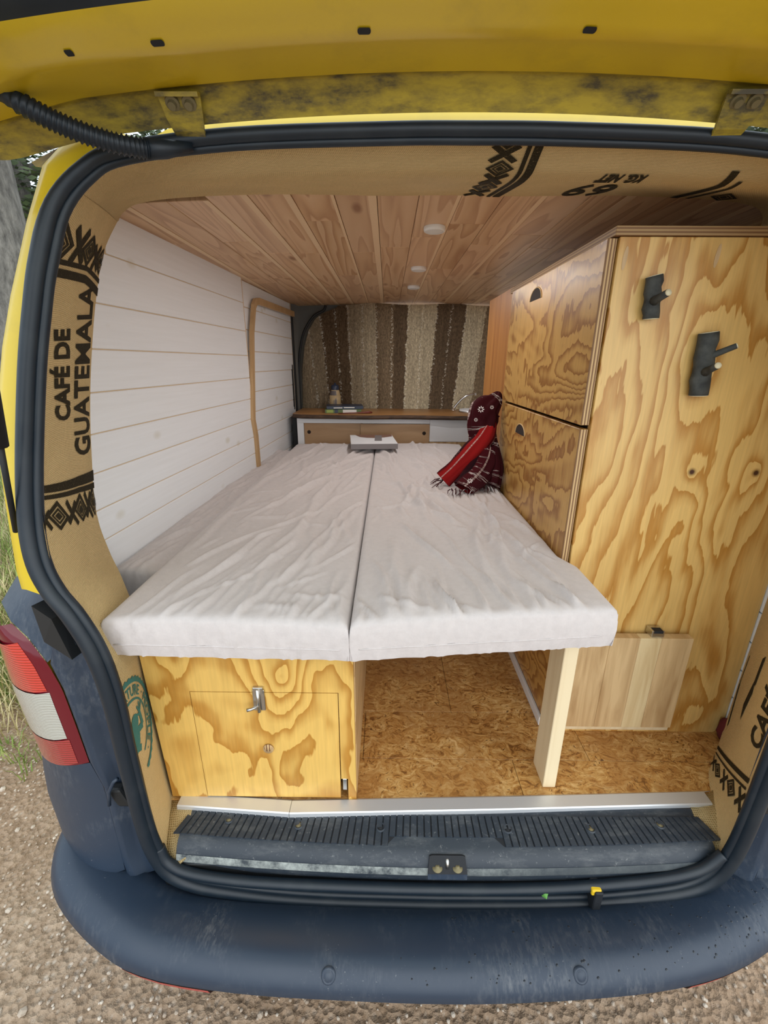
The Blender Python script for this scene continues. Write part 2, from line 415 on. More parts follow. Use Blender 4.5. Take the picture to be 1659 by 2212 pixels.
    base = n.mix(0.85, base, n.ramp(fuzz, [(0.30, 0.35), (0.52, 0.85), (0.72, 1.5)]), 'MULTIPLY')
    stm = None
    for xx in (-.52, -.43, -.335, -.25, -.155, -.06, 0.045, .15, .245, .34, .435, .53):
        d = n.m2('ABSOLUTE', n.m2('SUBTRACT', xs, xx + 0.006))
        d = n.m2('LESS_THAN', d, 0.007)
        stm = d if stm is None else n.m2('MAXIMUM', stm, d)
    dash = n.m2('GREATER_THAN', n.noise(n.map(co, scale=(60, 1, 85), rot=(0, 0.5, 0)), 1.0, 2, 0.7), 0.54)
    n.color(n.mix(n.m2('MULTIPLY', n.m2('MULTIPLY', stm, dash), 0.95), base, (0.80, 0.74, 0.62)))
    n.bump(n.noise(n.map(co, scale=(150, 1, 150)), 1.0, 2), 0.5, 0.003)
    tr = n.n('ShaderNodeBsdfTranslucent'); n.set(tr.inputs[0], base)
    ms = n.n('ShaderNodeMixShader'); ms.inputs[0].default_value = 0.50
    out = n.t.nodes['Material Output']
    n.t.links.new(n.b.outputs[0], ms.inputs[1]); n.t.links.new(tr.outputs[0], ms.inputs[2]); n.t.links.new(ms.outputs[0], out.inputs[0])
    M['blanket'] = n.m
    # scarf
    n = NT('red_scarf', 0.9, 0.15); uv = n.co('UV'); s = n.sep(uv)
    band = n.m2('FRACT', n.m2('MULTIPLY', s[0], 3.0))
    c = n.ramp(band, [(0.0, (0.26, 0.008, 0.008)), (0.26, (0.26, 0.008, 0.008)), (0.30, (0.022, 0.002, 0.004)), (0.62, (0.055, 0.003, 0.006)), (0.66, (0.010, 0.002, 0.004)), (0.88, (0.09, 0.004, 0.007)), (1.0, (0.22, 0.008, 0.008))])
    ln = n.m2('FRACT', n.m2('MULTIPLY', s[0], 9.0))
    lm = n.m2('MULTIPLY', n.m2('LESS_THAN', n.m2('ABSOLUTE', n.m2('SUBTRACT', ln, 0.5)), 0.035), n.ramp(n.noise(n.map(uv, scale=(3, 120, 1)), 1.0, 1), [(0.4, 0.15), (0.6, 0.8)]))
    c = n.mix(lm, c, (0.55, 0.42, 0.38))
    vv = n.voro(n.map(uv, scale=(16, 34, 1)), 1.0, 'DISTANCE_TO_EDGE')
    fl = n.m2('MULTIPLY', n.m2('LESS_THAN', vv, 0.05), n.ramp(band, [(0.33, 0.0), (0.36, 0.55), (0.60, 0.55), (0.63, 0.0)]))
    fl = n.m2('MULTIPLY', fl, n.m2('GREATER_THAN', n.noise(n.map(uv, scale=(5, 9, 1)), 1.0, 1), 0.52))
    c = n.mix(fl, c, (0.62, 0.55, 0.52))
    n.color(c); M['scarf'] = n.m
    M['fringe'] = plain('scarf_fringe', (0.05, 0.008, 0.01), 0.9); M['fringe_w'] = plain('scarf_fringe_white', (0.55, 0.5, 0.5), 0.9)
    M['flower'] = plain('scarf_white_thread', (0.72, 0.66, 0.64), 0.9)
    # tail lamp
    def lens(name, c, rough=0.12, dirn='Z', sc=55):
        n = NT(name, rough); co = n.co(); w = n.wave(co, sc, 0.3, 1, 1, dirn)
        n.color(n.mix(0.5, c, n.ramp(w, [(0.2, 0.55), (0.8, 1.2)]), 'MULTIPLY')); n.bump(w, 0.5, 0.003)
        n.b.inputs['Coat Weight'].default_value = 0.8; n.b.inputs['Coat Roughness'].default_value = 0.05
        return n.m
    M['lens_red'] = lens('lamp_lens_red', (0.56, 0.030, 0.012)); M['lens_clear'] = lens('lamp_lens_clear', (0.50, 0.49, 0.43), 0.15, 'Z', 75)
    M['lens_dark'] = lens('lamp_lens_dark_red', (0.34, 0.013, 0.012)); M['lens_rim'] = plain('lamp_rim_red', (0.13, 0.006, 0.014), 0.12)
    M['reflector'] = plain('reflector_red', (0.55, 0.02, 0.03), 0.25)
    # outside
    n = NT('gravel_track', 0.95, 0.2); co = n.co()
    v1 = n.voro(co, 62, 'F1', 1); v1d = n.voro(co, 62)
    cell = n.sep(v1)[0]
    dirt = n.noise(co, 1.6, 5, 0.6); fine = n.noise(co, 34, 4, 0.7)
    c = n.ramp(fine, [(0.3, (0.26, 0.18, 0.115)), (0.7, (0.50, 0.38, 0.275))])
    peb = n.m2('MULTIPLY', n.ramp(cell, [(0.52, 0.0), (0.6, 1.0)]), n.ramp(v1d, [(0.25, 1.0), (0.5, 0.0)]))
    c = n.mix(n.m2('MULTIPLY', peb, n.ramp(dirt, [(0.35, 0.25), (0.6, 0.9)])), c, n.ramp(cell, [(0.5, (0.34, 0.26, 0.20)), (0.8, (0.50, 0.42, 0.34)), (1.0, (0.68, 0.60, 0.51))]))
    c = n.mix(n.ramp(n.noise(co, 0.7, 3), [(0.4, 0.5), (0.62, 0.0)]), c, n.mix(1.0, c, (0.62, 0.50, 0.40), 'MULTIPLY'))
    n.color(c); n.bump(n.m2('ADD', v1d, n.m2('MULTIPLY', fine, 1.2)), 0.7, 0.015); M['gravel'] = n.m
    n = NT('pebble', 0.8); r = n.rnd(); co = n.co()
    n.color(n.ramp(n.voro(co, 9, 'F1', 1), [(0.0, (0.34, 0.26, 0.19)), (1.0, (0.62, 0.54, 0.45))])); M['pebble'] = n.m
    n = NT('grass', 0.7); co = n.co()
    n.color(n.ramp(n.noise(co, 6, 3), [(0.3, (0.10, 0.20, 0.03)), (0.55, (0.28, 0.36, 0.09)), (0.75, (0.55, 0.50, 0.24))])); M['grass'] = n.m
    n = NT('dry_grass', 0.8); co = n.co()
    n.color(n.ramp(n.noise(co, 6, 3), [(0.3, (0.40, 0.34, 0.15)), (0.7, (0.66, 0.58, 0.34))])); M['dry_grass'] = n.m
    n = NT('tree_bark', 0.9); co = n.co()
    f = n.noise(n.map(co, scale=(3, 3, 1)), 9, 6, 0.7)
    n.color(n.ramp(f, [(0.3, (0.045, 0.042, 0.038)), (0.7, (0.22, 0.21, 0.19))])); n.bump(f, 0.9, 0.02); M['tree_bark'] = n.m
    n = NT('leaves', 0.6); co = n.co()
    n.color(n.ramp(n.noise(co, 3, 3), [(0.3, (0.020, 0.035, 0.012)), (0.7, (0.075, 0.11, 0.035))])); M['leaf'] = n.m
    M['bottle_tan'] = plain('bottle_tan', (0.45, 0.33, 0.18), 0.5); M['bottle_grey'] = plain('bottle_grey', (0.12, 0.10, 0.10), 0.5)
    M['book_navy'] = plain('book_navy', (0.02, 0.03, 0.06), 0.4); M['book_green'] = plain('book_green', (0.10, 0.15, 0.04), 0.4)
    M['paper'] = plain('paper', (0.78, 0.76, 0.72), 0.7); M['print_brown'] = plain('cover_brown', (0.22, 0.11, 0.075), 0.5)
    M['print_grey'] = plain('cover_grey', (0.20, 0.18, 0.18), 0.5); M['lime'] = plain('book_lime', (0.30, 0.38, 0.08), 0.5)
    M['brown_stick'] = plain('dark_red_wood', (0.16, 0.03, 0.015), 0.4)
    M['led_white'] = plain('lamp_white_plastic', (0.84, 0.83, 0.80), 0.35); M['led_lens'] = plain('lamp_diffuser', (0.74, 0.73, 0.70), 0.5)
    M['cab_grey'] = plain('cab_grey_trim', (0.13, 0.13, 0.12), 0.6)
    M['leaf_bright'] = plain('fresh_leaf', (0.10, 0.30, 0.05), 0.5); M['clip_yellow'] = plain('yellow_clip', (0.75, 0.50, 0.02), 0.4)
    M['red_cloth'] = plain('dark_red_cloth', (0.10, 0.008, 0.006), 0.9)
build_materials()

# ================================================================== THE SETTING
CX = 0.125                       # the van's centre line
def mir(p): return (2 * CX - p[0], p[1], p[2])
def wall_x(y): return -0.70 + 0.05 * (y - 1.0)
def ceil_z(x): return 1.364 - 0.022 * ((x - CX) / 0.85) ** 2

# ground outside
def build_ground():
    n = 90; xs = np.linspace(-14, 14, n); ys = np.linspace(-5, 23, n)
    V = []
    for y in ys:
        for x in xs:
            V.append((x, y, -0.60 + 0.03 * mnoise.noise((x * 0.8, y * 0.8, 0)) + 0.015 * mnoise.noise((x * 2.5, y * 2.5, 3))))
    o = new_obj('ground', mesh_of(V, grid_faces(n, n), 'ground', True), M['gravel'])
    tag(o, 'brown gravel and dirt track under the van', None, None, 'structure')
build_ground()

# floor of cork tiles
fl = box('floor', -0.72, 0.98, 0.770, 3.25, -0.03, -0.004, M['gap']); tag(fl, 'cork tile floor inside the van', kind='structure')
def cork_tiles():
    xs_rows = [(0.776, 0.90, (-0.70, -0.25, 0.34, 0.975)), (0.90, 1.067, (-0.70, -0.058, 0.546, 0.975)), (1.067, 1.40, (-0.70, -0.30, 0.20, 0.70, 0.975)), (1.40, 1.75, (-0.70, 0.05, 0.60, 0.975)), (1.75, 2.25, (-0.70, -0.2, 0.4, 0.975)), (2.25, 2.75, (-0.70, 0.0, 0.55, 0.975))]
    for y0, y1, xs in xs_rows:
        for a, b in zip(xs[:-1], xs[1:]):
            box('cork_tile', a + 0.0006, b - 0.0006, y0 + 0.0006, y1 - 0.0006, -0.004, 0.0, M['cork'], fl, 0.0006)
cork_tiles()

# left wall of white planks (tilted slightly in plan)
def wall_plank(parent, y0, y1, z0, z1, mat, th=0.012, name='plank'):
    bm = bmesh.new()
    add_box(bm, -th, 0, y0, y1, z0 + 0.0014, z1 - 0.0014, 0.0015, 1)
    for v in bm.verts: v.co.x += wall_x(v.co.y)
    return new_obj(name, bm_mesh(bm, name), mat, parent)
PZ = [-0.02, 0.10, 0.20, 0.30, 0.39, 0.485, 0.577, 0.655, 0.743, 0.834, 0.928, 1.026, 1.130, 1.247, 1.352]
def wall_start(z):           # the planks begin behind the burlap edge, which leans forward with height
    L = [(-.1, .95), (.60, .97), (.80, 1.00), (.93, 1.035), (1.05, 1.085), (1.15, 1.13), (1.25, 1.19), (1.36, 1.27)]
    for (p, q), (u, v) in zip(L[:-1], L[1:]):
        if z <= u: return q + (v - q) * (z - p) / (u - p)
    return 1.27
bm = bmesh.new(); zz = [-.02, .60, .80, .93, 1.05, 1.15, 1.25, 1.352]
fr_ = [bm.verts.new((wall_x(wall_start(z)) - .0030, wall_start(z) + .004, z)) for z in zz]
fr_ += [bm.verts.new((wall_x(2.15) - .0030, 2.15, 1.352)), bm.verts.new((wall_x(2.15) - .0030, 2.15, -.02))]
fc_ = bm.faces.new(fr_); ex_ = bmesh.ops.extrude_face_region(bm, geom=[fc_])
bmesh.ops.translate(bm, verts=[v for v in ex_['geom'] if isinstance(v, bmesh.types.BMVert)], vec=(-.008, 0, 0))
wl = new_obj('wall_left', bm_mesh(bm), M['raw_joint']); tag(wl, 'white painted plank wall on the left side of the van', kind='structure')
for a, b in zip(PZ[:-1], PZ[1:]): wall_plank(wl, wall_start(a + .04), 2.135, a, b, M['white_plank'])
bm = bmesh.new(); add_box(bm, -0.030, -0.015, 2.15, 3.02, -0.02, 1.345)
for v in bm.verts: v.co.x += wall_x(v.co.y)
dr = new_obj('door_1', bm_mesh(bm), M['raw_joint']); tag(dr, 'sliding side door lined with white planks beside the bench', kind='structure')
PZ2 = [-0.02, 0.09, 0.19, 0.29, 0.39, 0.48, 0.575, 0.672, 0.766, 0.860, 0.952, 1.046, 1.140, 1.235, 1.345]
for a, b in zip(PZ2[:-1], PZ2[1:]):
    bm = bmesh.new(); add_box(bm, -0.024, -0.012, 2.165, 2.99, a + 0.0018, b - 0.0018, 0.0015)
    for v in bm.verts: v.co.x += wall_x(v.co.y)
    new_obj('plank', bm_mesh(bm), M['white_plank'], dr)
# wooden strip that frames the sliding door
def strip(name, pts, w, th, mat, parent=None):
    """flat strip on the left wall following (y,z) points"""
    P = [Vector((0, p[0], p[1])) for p in pts]; V = []; F = []
    for i, p in enumerate(P):
        t = (P[min(i + 1, len(P) - 1)] - P[max(i - 1, 0)]).normalized(); nrm = Vector((0, -t.z, t.y))
        for s, dx in ((-1, 0), (1, 0), (1, th), (-1, th)):
            q = p + nrm * s * w / 2; V.append((wall_x(q.y) - 0.001 + dx, q.y, q.z))
    for i in range(len(P) - 1):
        for k in range(4):
            l = (k + 1) % 4; F.append((i * 4 + k, i * 4 + l, i * 4 + 4 + l, i * 4 + 4 + k))
    F.append((0, 1, 2, 3)); e = (len(P) - 1) * 4; F.append((e, e + 3, e + 2, e + 1))
    bm = bmesh.new(); vv = [bm.verts.new(v) for v in V]
    for f in F: bm.faces.new([vv[i] for i in f])
    return new_obj(name, bm_mesh(bm), mat, parent)
t1 = strip('trim_1', [(2.135, 0.45), (2.135, 0.66), (2.115, 0.74), (2.15, 0.90), (2.20, 1.13), (2.255, 1.245), (2.285, 1.268), (2.33, 1.276), (3.0, 1.283)], 0.030, 0.014, M['trim_wood'])
tag(t1, 'curved wooden edge strip framing the sliding door opening', kind='structure')
# right wall
wr = box('wall_right', 0.982, 1.0, 0.93, 3.2, -0.03, 1.33, M['raw_joint']); tag(wr, 'white plank wall behind the wardrobe', kind='structure')
for k in range(14):
    z0 = 0.032 + k * 0.0905
    box('plank', 0.966, 0.980, 0.955, 3.15, z0 + 0.0018, z0 + 0.0887, M['white_plank'], wr, 0.0012)
# ceiling planks
def ceiling():
    n = 24; xs = np.linspace(-0.715, 0.99, n)
    rows = [[(x, y, ceil_z(x) + 0.012) for x in xs] for y in (1.16, 3.25)]
    c = loft('ceiling', rows, M['gap'], uv=False, thick=0.004); tag(c, 'pine plank ceiling of the van', kind='structure')
    w = 0.098; x = -0.715; k = 0
    rnd = random.Random(3)
    while x < 0.98:
        x1 = min(x + w, 0.985)
        y_s = 1.20 if x < -.45 else 1.10
        cuts = [y_s, y_s + rnd.uniform(0.25, 0.70)]
        while cuts[-1] < 2.75: cuts.append(cuts[-1] + rnd.uniform(0.55, 0.85))
        cuts[-1] = 3.24
        for a, b in zip(cuts[:-1], cuts[1:]):
            bm = bmesh.new(); add_box(bm, x + 0.0007, x1 - 0.0007, a + 0.0004, b - 0.0004, 0, 0.010, 0.0012)
            for v in bm.verts: v.co.z += ceil_z(v.co.x)
            new_obj('plank', bm_mesh(bm), M['pine'], c)
        if k % 2 == 0 or rnd.random() < 0.4:       # pale sapwood stripe along the plank's edge
            ww = rnd.uniform(0.008, 0.022)
            bm = bmesh.new(); add_box(bm, x1 - ww, x1 - 0.0008, cuts[0] + 0.001, cuts[-1] - 0.001, -0.0004, 0.004)
            for v in bm.verts: v.co.z += ceil_z(v.co.x)
            new_obj('sapwood_edge', bm_mesh(bm), M['pine_sap'], c)
        x = x1; k += 1
ceiling()
# aluminium threshold strip over the sill edge
def threshold():
    root = None
    for i, (xa, xb, ya, yb) in enumerate(((-0.490, -0.2215, 0.757, 0.7415), (-0.2205, 0.785, 0.7412, 0.778))):
        P = []
        for (x, y) in ((xa, ya), ((xa + xb) / 2, (ya + yb) / 2 - (0.002 if i else 0)), (xb, yb)):
            P.append([(x, y - 0.001, -0.012), (x, y, 0.0035), (x, y + 0.002, 0.005), (x, y + 0.030, 0.005), (x + (0.02 if x > .7 else 0), y + 0.036, 0.0005)])
        o = loft('trim_2' if i == 0 else 'trim_3', P, M['alu'], smooth=False, uv=False, thick=0.0012)
        tag(o, 'short left piece of the aluminium threshold strip' if i == 0 else 'long right piece of the aluminium threshold strip', kind='structure')
threshold()

# ================================================================== THE VAN
van = thing('van', (CX, 0.75, -0.60), 'yellow van with open tailgate, dark grey bumper and black rubber seal', 'van')

SEAL_L = [(.125, .654, -.155), (-.10, .655, -.152), (-.241, .658, -.146), (-.36, .662, -.132), (-.427, .665, -.118), (-.475, .665, -.085), (-.500, .665, -.03),
          (-.512, .665, .058), (-.516, .665, .25), (-.517, .665, .40), (-.530, .667, .50), (-.556, .669, .575), (-.585, .675, .62), (-.604, .683, .67),
          (-.609, .695, .738), (-.599, .711, .839), (-.576, .735, .985), (-.555, .750, 1.08), (-.537, .761, 1.147), (-.506, .773, 1.222), (-.456, .780, 1.270),
          (-.398, .784, 1.294), (-.232, .788, 1.314), (0.0, .790, 1.3225), (.125, .790, 1.3235)]
loop = SEAL_L + [mir(p) for p in SEAL_L[-2:0:-1]]
def seal():
    cl = loop + [loop[0]]
    P = catmull(cl, 5)[:-1]
    k = [1.0 if p.z < 1.18 else max(.72, 1.0 - (p.z - 1.18) * 2.8) for p in P]
    tube('weather_seal', P, [0.0140 * q for q in k], M['rubber'], van, 14, True)
    ctr = Vector((CX, 0.72, 0.55)); inner = []
    for p, q in zip(P, k):
        d = (ctr - p); d.y = 0; d.normalize(); inner.append(p + d * 0.0155 * q + Vector((0, 0.006, 0)))
    tube('seal_lip', inner, [0.0085 * q for q in k], M['rubber'], van, 10, True)
seal()

# ---------- burlap lining of the rear pillars and header
class Sheet:
    def __init__(s, A, Mid, B, bend=False):
        s.bend = bend
        s.A = catmull(A, 6); s.M = catmull(Mid, 6); s.B = catmull(B, 6); s.n = len(s.A)
    def at(s, u, r, off=0.0):
        """u across (0 seal .. 1 inner edge), r row index 0..n-1"""
        r = min(max(r, 0), s.n - 1.0001); i = int(r); f = r - i
        a = s.A[i].lerp(s.A[i + 1], f); m = s.M[i].lerp(s.M[i + 1], f); b = s.B[i].lerp(s.B[i + 1], f)
        if s.bend:                                   # two flat flaps joined by a rounded fold at u = .5
            w = .14
            if u < .5 - w: p = a.lerp(m, u * 2)
            elif u > .5 + w: p = m.lerp(b, u * 2 - 1)
            else:
                q = (u - .5 + w) / (2 * w); p0 = a.lerp(m, 1 - 2 * w); p2 = m.lerp(b, 2 * w)
                p = p0 * (1 - q) ** 2 + m * 2 * q * (1 - q) + p2 * q * q
        else: p = a * (1 - u) ** 2 + m * 2 * u * (1 - u) + b * u * u
        if off:
            e = 1e-3
            du = (s.at(min(u + .01, 1), r) - s.at(max(u - .01, 0), r)); dr = s.at(u, min(r + .1, s.n - 1)) - s.at(u, max(r - .1, 0))
            nn = du.cross(dr).normalized()
            if nn.dot(Vector((0, 0.2, 0.9)) - p) < 0 and nn.dot(Vector((CX, 0.2, 0.7)) - p) < 0: nn = -nn
            p = p + nn * off
        return p
    def build(s, name, mat, nu=14):
        rows = [[s.at(j / (nu - 1), i) for j in range(nu)] for i in range(s.n)]
        o = loft(name, rows, mat, van, True, True)
        return o
PA = [(-.480, .668, -.10), (-.494, .668, .02), (-.497, .668, .202), (-.501, .668, .355), (-.520, .668, .481), (-.547, .674, .584), (-.579, .686, .658), (-.586, .703, .762),
      (-.580, .715, .839), (-.566, .729, .928), (-.550, .743, 1.013), (-.533, .756, 1.094), (-.509, .771, 1.173), (-.478, .786, 1.246)]
PB = [(-.515, .800, -.006), (-.526, .805, .02), (-.533, .805, .20), (-.536, .805, .355), (-.545, .83, .47), (-.605, .90, .53), (-.680, .985, .56), (-.701, 1.000, .65),
      (-.701, 1.028, .791), (-.701, 1.061, .906), (-.700, 1.105, 1.025), (-.697, 1.156, 1.146), (-.695, 1.216, 1.251), (-.695, 1.300, 1.335)]
PM = [((a[0] + b[0]) / 2 + .012, (a[1] + b[1]) / 2 - .004, (a[2] + b[2]) / 2) for a, b in zip(PA, PB)]
ZA = [p[2] for p in PA]
sheetL = Sheet(PA, PM, PB)
linL = sheetL.build('burlap_pillar_lining', M['burlap']); tag(linL, 'burlap coffee sack cloth with black print on left pillar')
def rowL(z):          # row index from the seal-side height
    for i in range(len(ZA) - 1):
        if z <= ZA[i + 1]: return (i + (z - ZA[i]) / (ZA[i + 1] - ZA[i])) * 6
    return (len(ZA) - 1) * 6
# right pillar: lower part is open to the floor
RA = [mir(p) for p in PA]; RB = [mir(p) for p in PB]
RB[0] = (.755, .795, -.004); RB[1] = (.84, .87, .0); RB[2] = (.935, .965, .03); RB[3] = (.960, .990, .22); RB[4] = (.962, .990, .36); RB[5] = (.964, .990, .47); RB[6] = (.966, .992, .56)
RB[7:] = [(.966, b[1], b[2]) if b[0] > .95 else b for b in RB[7:]]
RMid = [((a[0] + b[0]) / 2 - .008, (a[1] + b[1]) / 2 - .004, (a[2] + b[2]) / 2) for a, b in zip(RA, RB)]
sheetR = Sheet(RA, RMid, RB)
linR = sheetR.build('burlap_pillar_lining', M['burlap']); tag(linR, 'burlap cloth on right pillar with black print')
# header
HX = [-.478, -.44, -.374, -.303, -.165, .005, CX]
HAz = [1.248, 1.278, 1.299, 1.307, 1.314, 1.317, 1.318]
HA = [(x, .786 + .012 * min(1, i / 3), z - .002) for i, (x, z) in enumerate(zip(HX, HAz))]
HB = [(-.695, 1.300, 1.335), (-.645, 1.235, 1.338), (-.572, 1.173, 1.340), (-.452, 1.145, 1.344), (-.25, 1.150, 1.352), (-.02, 1.176, 1.358), (CX, 1.178, 1.360)]
HM = []
for i, (a, b) in enumerate(zip(HA, HB)):
    k = min(1, i / 3); t_ = .5 * (1 - k) + .23 * k
    HM.append((a[0] + (b[0] - a[0]) * t_, a[1] + (b[1] - a[1]) * t_, (a[2] + b[2]) / 2 * (1 - k) + (a[2] - .020) * k))
full = lambda L: L + [mir(p) for p in L[-2::-1]]
sheetH = Sheet(full(HA), full(HM), full(HB), True)
linH = sheetH.build('burlap_header_lining', M['burlap'], 18); tag(linH, 'burlap cloth over the top of the rear opening')

# ---------- prints on the burlap
def text_tris(txt, bold=0.012):
    cu = bpy.data.curves.new('t', 'FONT'); cu.body = txt; cu.offset = bold; cu.resolution_u = 3
    o = bpy.data.objects.new('t', cu); COL.objects.link(o)
    bpy.context.view_layer.update()
    me = bpy.data.meshes.new_from_object(o.evaluated_get(bpy.context.evaluated_depsgraph_get()))
    V = np.array([v.co[:2] for v in me.vertices]); F = [tuple(p.vertices) for p in me.polygons]
    bpy.data.objects.remove(o); bpy.data.curves.remove(cu); bpy.data.meshes.remove(me)
    V -= V.min(0); h = V[:, 1].max(); w = V[:, 0].max()
    return V / np.array([w, h]), F, w / h
def emit(name, pieces, fn, mat, parent):
    """pieces: list of (verts2d, faces); fn maps 2d -> 3d on the cloth"""
    bm = bmesh.new()
    for V, F in pieces:
        vv = [bm.verts.new((p[0], p[1], 0)) for p in V]
        for f in F:
            try: bm.faces.new([vv[i] for i in f])
            except ValueError: pass
    bmesh.ops.triangulate(bm, faces=bm.faces)
    V = [fn(v.co.x, v.co.y) for v in bm.verts]; bm.verts.index_update()
    F = [tuple(v.index for v in f.verts) for f in bm.faces]; bm.free()
    return new_obj(name, mesh_of(V, F, name), mat, parent)
def quad(a, b, c, d): return ([a, b, c, d], [(0, 1, 2, 3)])
def bar(p, q, w, n=8):
    """thick line from p to q split in n quads"""
    (x0, y0), (x1, y1) = p, q; L = math.hypot(x1 - x0, y1 - y0); nx, ny = -(y1 - y0) / L * w / 2, (x1 - x0) / L * w / 2
    V = []; F = []
    for i in range(n + 1):
        t = i / n; x, y = x0 + (x1 - x0) * t, y0 + (y1 - y0) * t; V += [(x + nx, y + ny), (x - nx, y - ny)]
    for i in range(n): F.append((2 * i, 2 * i + 1, 2 * i + 3, 2 * i + 2))
    return V, F
def ring(cx, cy, ro, ri):
    """square diamond ring"""
    V = [(cx + ro, cy), (cx, cy + ro), (cx - ro, cy), (cx, cy - ro), (cx + ri, cy), (cx, cy + ri), (cx - ri, cy), (cx, cy - ri)]
    return V, [(0, 1, 5, 4), (1, 2, 6, 5), (2, 3, 7, 6), (3, 0, 4, 7)]
def diamond(cx, cy, s): return [ring(cx, cy, s, s * .70), ring(cx, cy, s * .58, s * .42), ring(cx, cy, s * .30, 0.001)]
def cross(cx, cy, s): return [bar((cx - s, cy - s), (cx + s, cy + s), s * .55, 2), bar((cx - s, cy + s), (cx + s, cy - s), s * .55, 2)]
# left pillar: metres across = u*wid
def mapL(x, z): return sheetL.at(min(max(x, 0.0), 1.0), rowL(z), 0.0014)
def place_text(txt, u0, z0, u1, z1, du, bold=0.03, sheet_fn=None, slant=0.0):
    """baseline from (u0,z0) to (u1,z1); letter height du in u, pointing to smaller u"""
    V, F, _ = text_tris(txt, bold)
    return ([((u0 + (u1 - u0) * a) - du * b, z0 + (z1 - z0) * (a + slant * b)) for a, b in V], F)
pcs = [place_text('GUATEMALA', 0.95, .840, 0.86, 1.112, 0.40, .025), place_text('CAFÉ DE', 0.46, .903, 0.36, 1.046, 0.32, .04)]
def sq(u, z, du, dz, parts):      # scale unit motif to (u,z)
    return [([(u + x * du, z + y * dz + 0.0 * x) for x, y in V], F) for V, F in parts]
for (u, k, typ, zc) in ((0.02, 1.1, 'd', 1.172), (0.30, 1.15, 'x', 1.171), (0.52, 1.0, 'd', 1.168), (0.73, .95, 'x', 1.158), (0.92, .95, 'd', 1.154)):
    pcs += sq(u, zc, 0.17 * k if typ == 'd' else .11 * k, 0.027 * k, (diamond(0, 0, 1) if typ == 'd' else cross(0, 0, .85)))
pcs += [bar((0.02, 1.146), (0.55, 1.138), .008, 10), bar((0.55, 1.138), (0.99, 1.118), .008, 8), bar((0.02, 1.130), (0.55, 1.121), .013, 10), bar((0.55, 1.121), (0.99, 1.100), .013, 8)]
pcs += [bar((0.0, .792), (0.6, .806), .013, 10), bar((0.6, .806), (0.99, .812), .013, 8), bar((0.0, .778), (0.6, .794), .007, 10), bar((0.6, .794), (0.99, .800), .007, 8)]
for (u, k, typ, zc) in ((0.02, .8, 'x', .742), (0.20, 1.1, 'd', .750), (0.42, .95, 'x', .757), (0.60, 1.0, 'd', .766), (0.78, .9, 'x', .772), (0.93, .9, 'd', .778)):
    pcs += sq(u, zc, 0.15 * k if typ == 'd' else .10 * k, 0.024 * k, (diamond(0, 0, 1) if typ == 'd' else cross(0, 0, .85)))
emit('black_print', pcs, mapL, M['ink'], linL)
# green round emblem near the box
def emblem():
    pcs = []; N = 48
    def arc(r0, r1, a0, a1, wob=0.0, n=N):
        V = []; F = []
        for i in range(n + 1):
            a = math.radians(a0 + (a1 - a0) * i / n); w = wob * (1 if i % 2 else -1)
            V += [(r0 * math.cos(a), r0 * math.sin(a)), ((r1 + w) * math.cos(a), (r1 + w) * math.sin(a))]
        for i in range(n): F.append((2 * i, 2 * i + 1, 2 * i + 3, 2 * i + 2))
        return V, F
    pcs.append(arc(.90, .99, -80, 130, .02)); pcs.append(arc(.60, .64, -70, 120))
    def curved(txt, a0, a1, r0, r1):
        V, F, _ = text_tris(txt, .02); out = []
        for x, y in V:
            a = math.radians(a0 + (a1 - a0) * x); r = r0 + (r1 - r0) * y; out.append((r * math.cos(a), r * math.sin(a)))
        return out, F
    pcs.append(curved('NATURE', 112, 42, .68, .86)); pcs.append(curved('· PEOPLE ·', 32, -62, .68, .86))
    # leaping frog: body, head, limbs, toes
    def blob(cx, cy, rx, ry, rot=0, n=14):
        c, s = math.cos(rot), math.sin(rot)
        V = [(cx + rx * math.cos(2 * math.pi * i / n) * c - ry * math.sin(2 * math.pi * i / n) * s, cy + rx * math.cos(2 * math.pi * i / n) * s + ry * math.sin(2 * math.pi * i / n) * c) for i in range(n)]
        return V, [tuple(range(n))]
    pcs += [blob(-.02, -.12, .20, .30, -.3), blob(.10, .16, .15, .16), bar((.12, -.05), (.38, -.12), .13, 2), bar((.38, -.12), (.36, .16), .10, 2), bar((.36, .16), (.30, .36), .05, 2),
            bar((.36, .16), (.42, .38), .05, 2), bar((.36, .16), (.52, .30), .05, 2), bar((.36, .14), (.22, .22), .05, 2), bar((-.1, .05), (-.12, .34), .09, 2), bar((-.12, .30), (-.06, .46), .04, 2), bar((-.12, .30), (-.18, .46), .04, 2), bar((-.1, -.3), (.12, -.42), .12, 2)]
    emit('green_emblem_print', pcs, lambda x, y: mapL(0.14 + x * 0.76, 0.292 + y * 0.112), M['ink_green'], linL)
emblem()
# header prints; param: X on the seal side and v across
nH = sheetH.n
AX = [p.x for p in sheetH.A]
def rowH(x):
    for i in range(nH - 1):
        if x <= AX[i + 1]: return i + (x - AX[i]) / (AX[i + 1] - AX[i])
    return nH - 1.0
def mapH(x, v): return sheetH.at(min(max(v, 0.0), 1.0), rowH(x), 0.0016)
pcs = []
for v, s, t in ((0.00, 1.0, 'd'), (.17, 1.0, 'x'), (.36, 1.0, 'd'), (.53, .9, 'x'), (.70, 1.0, 'd'), (.88, .9, 'x')):
    pcs += [([(.178 + x * .023 * s, v + y * .115 * s) for x, y in V], F) for V, F in (diamond(0, 0, 1) if t == 'd' else cross(0, 0, .85))]
for x0, w in ((.212, .007), (.226, .013)):
    pcs += [bar((x0, 0.0), (x0, .42), w, 8), bar((x0, .42), (x0 - .004, 1.0), w, 8)]
emit('pattern_print', pcs, mapH, M['ink'], linH)
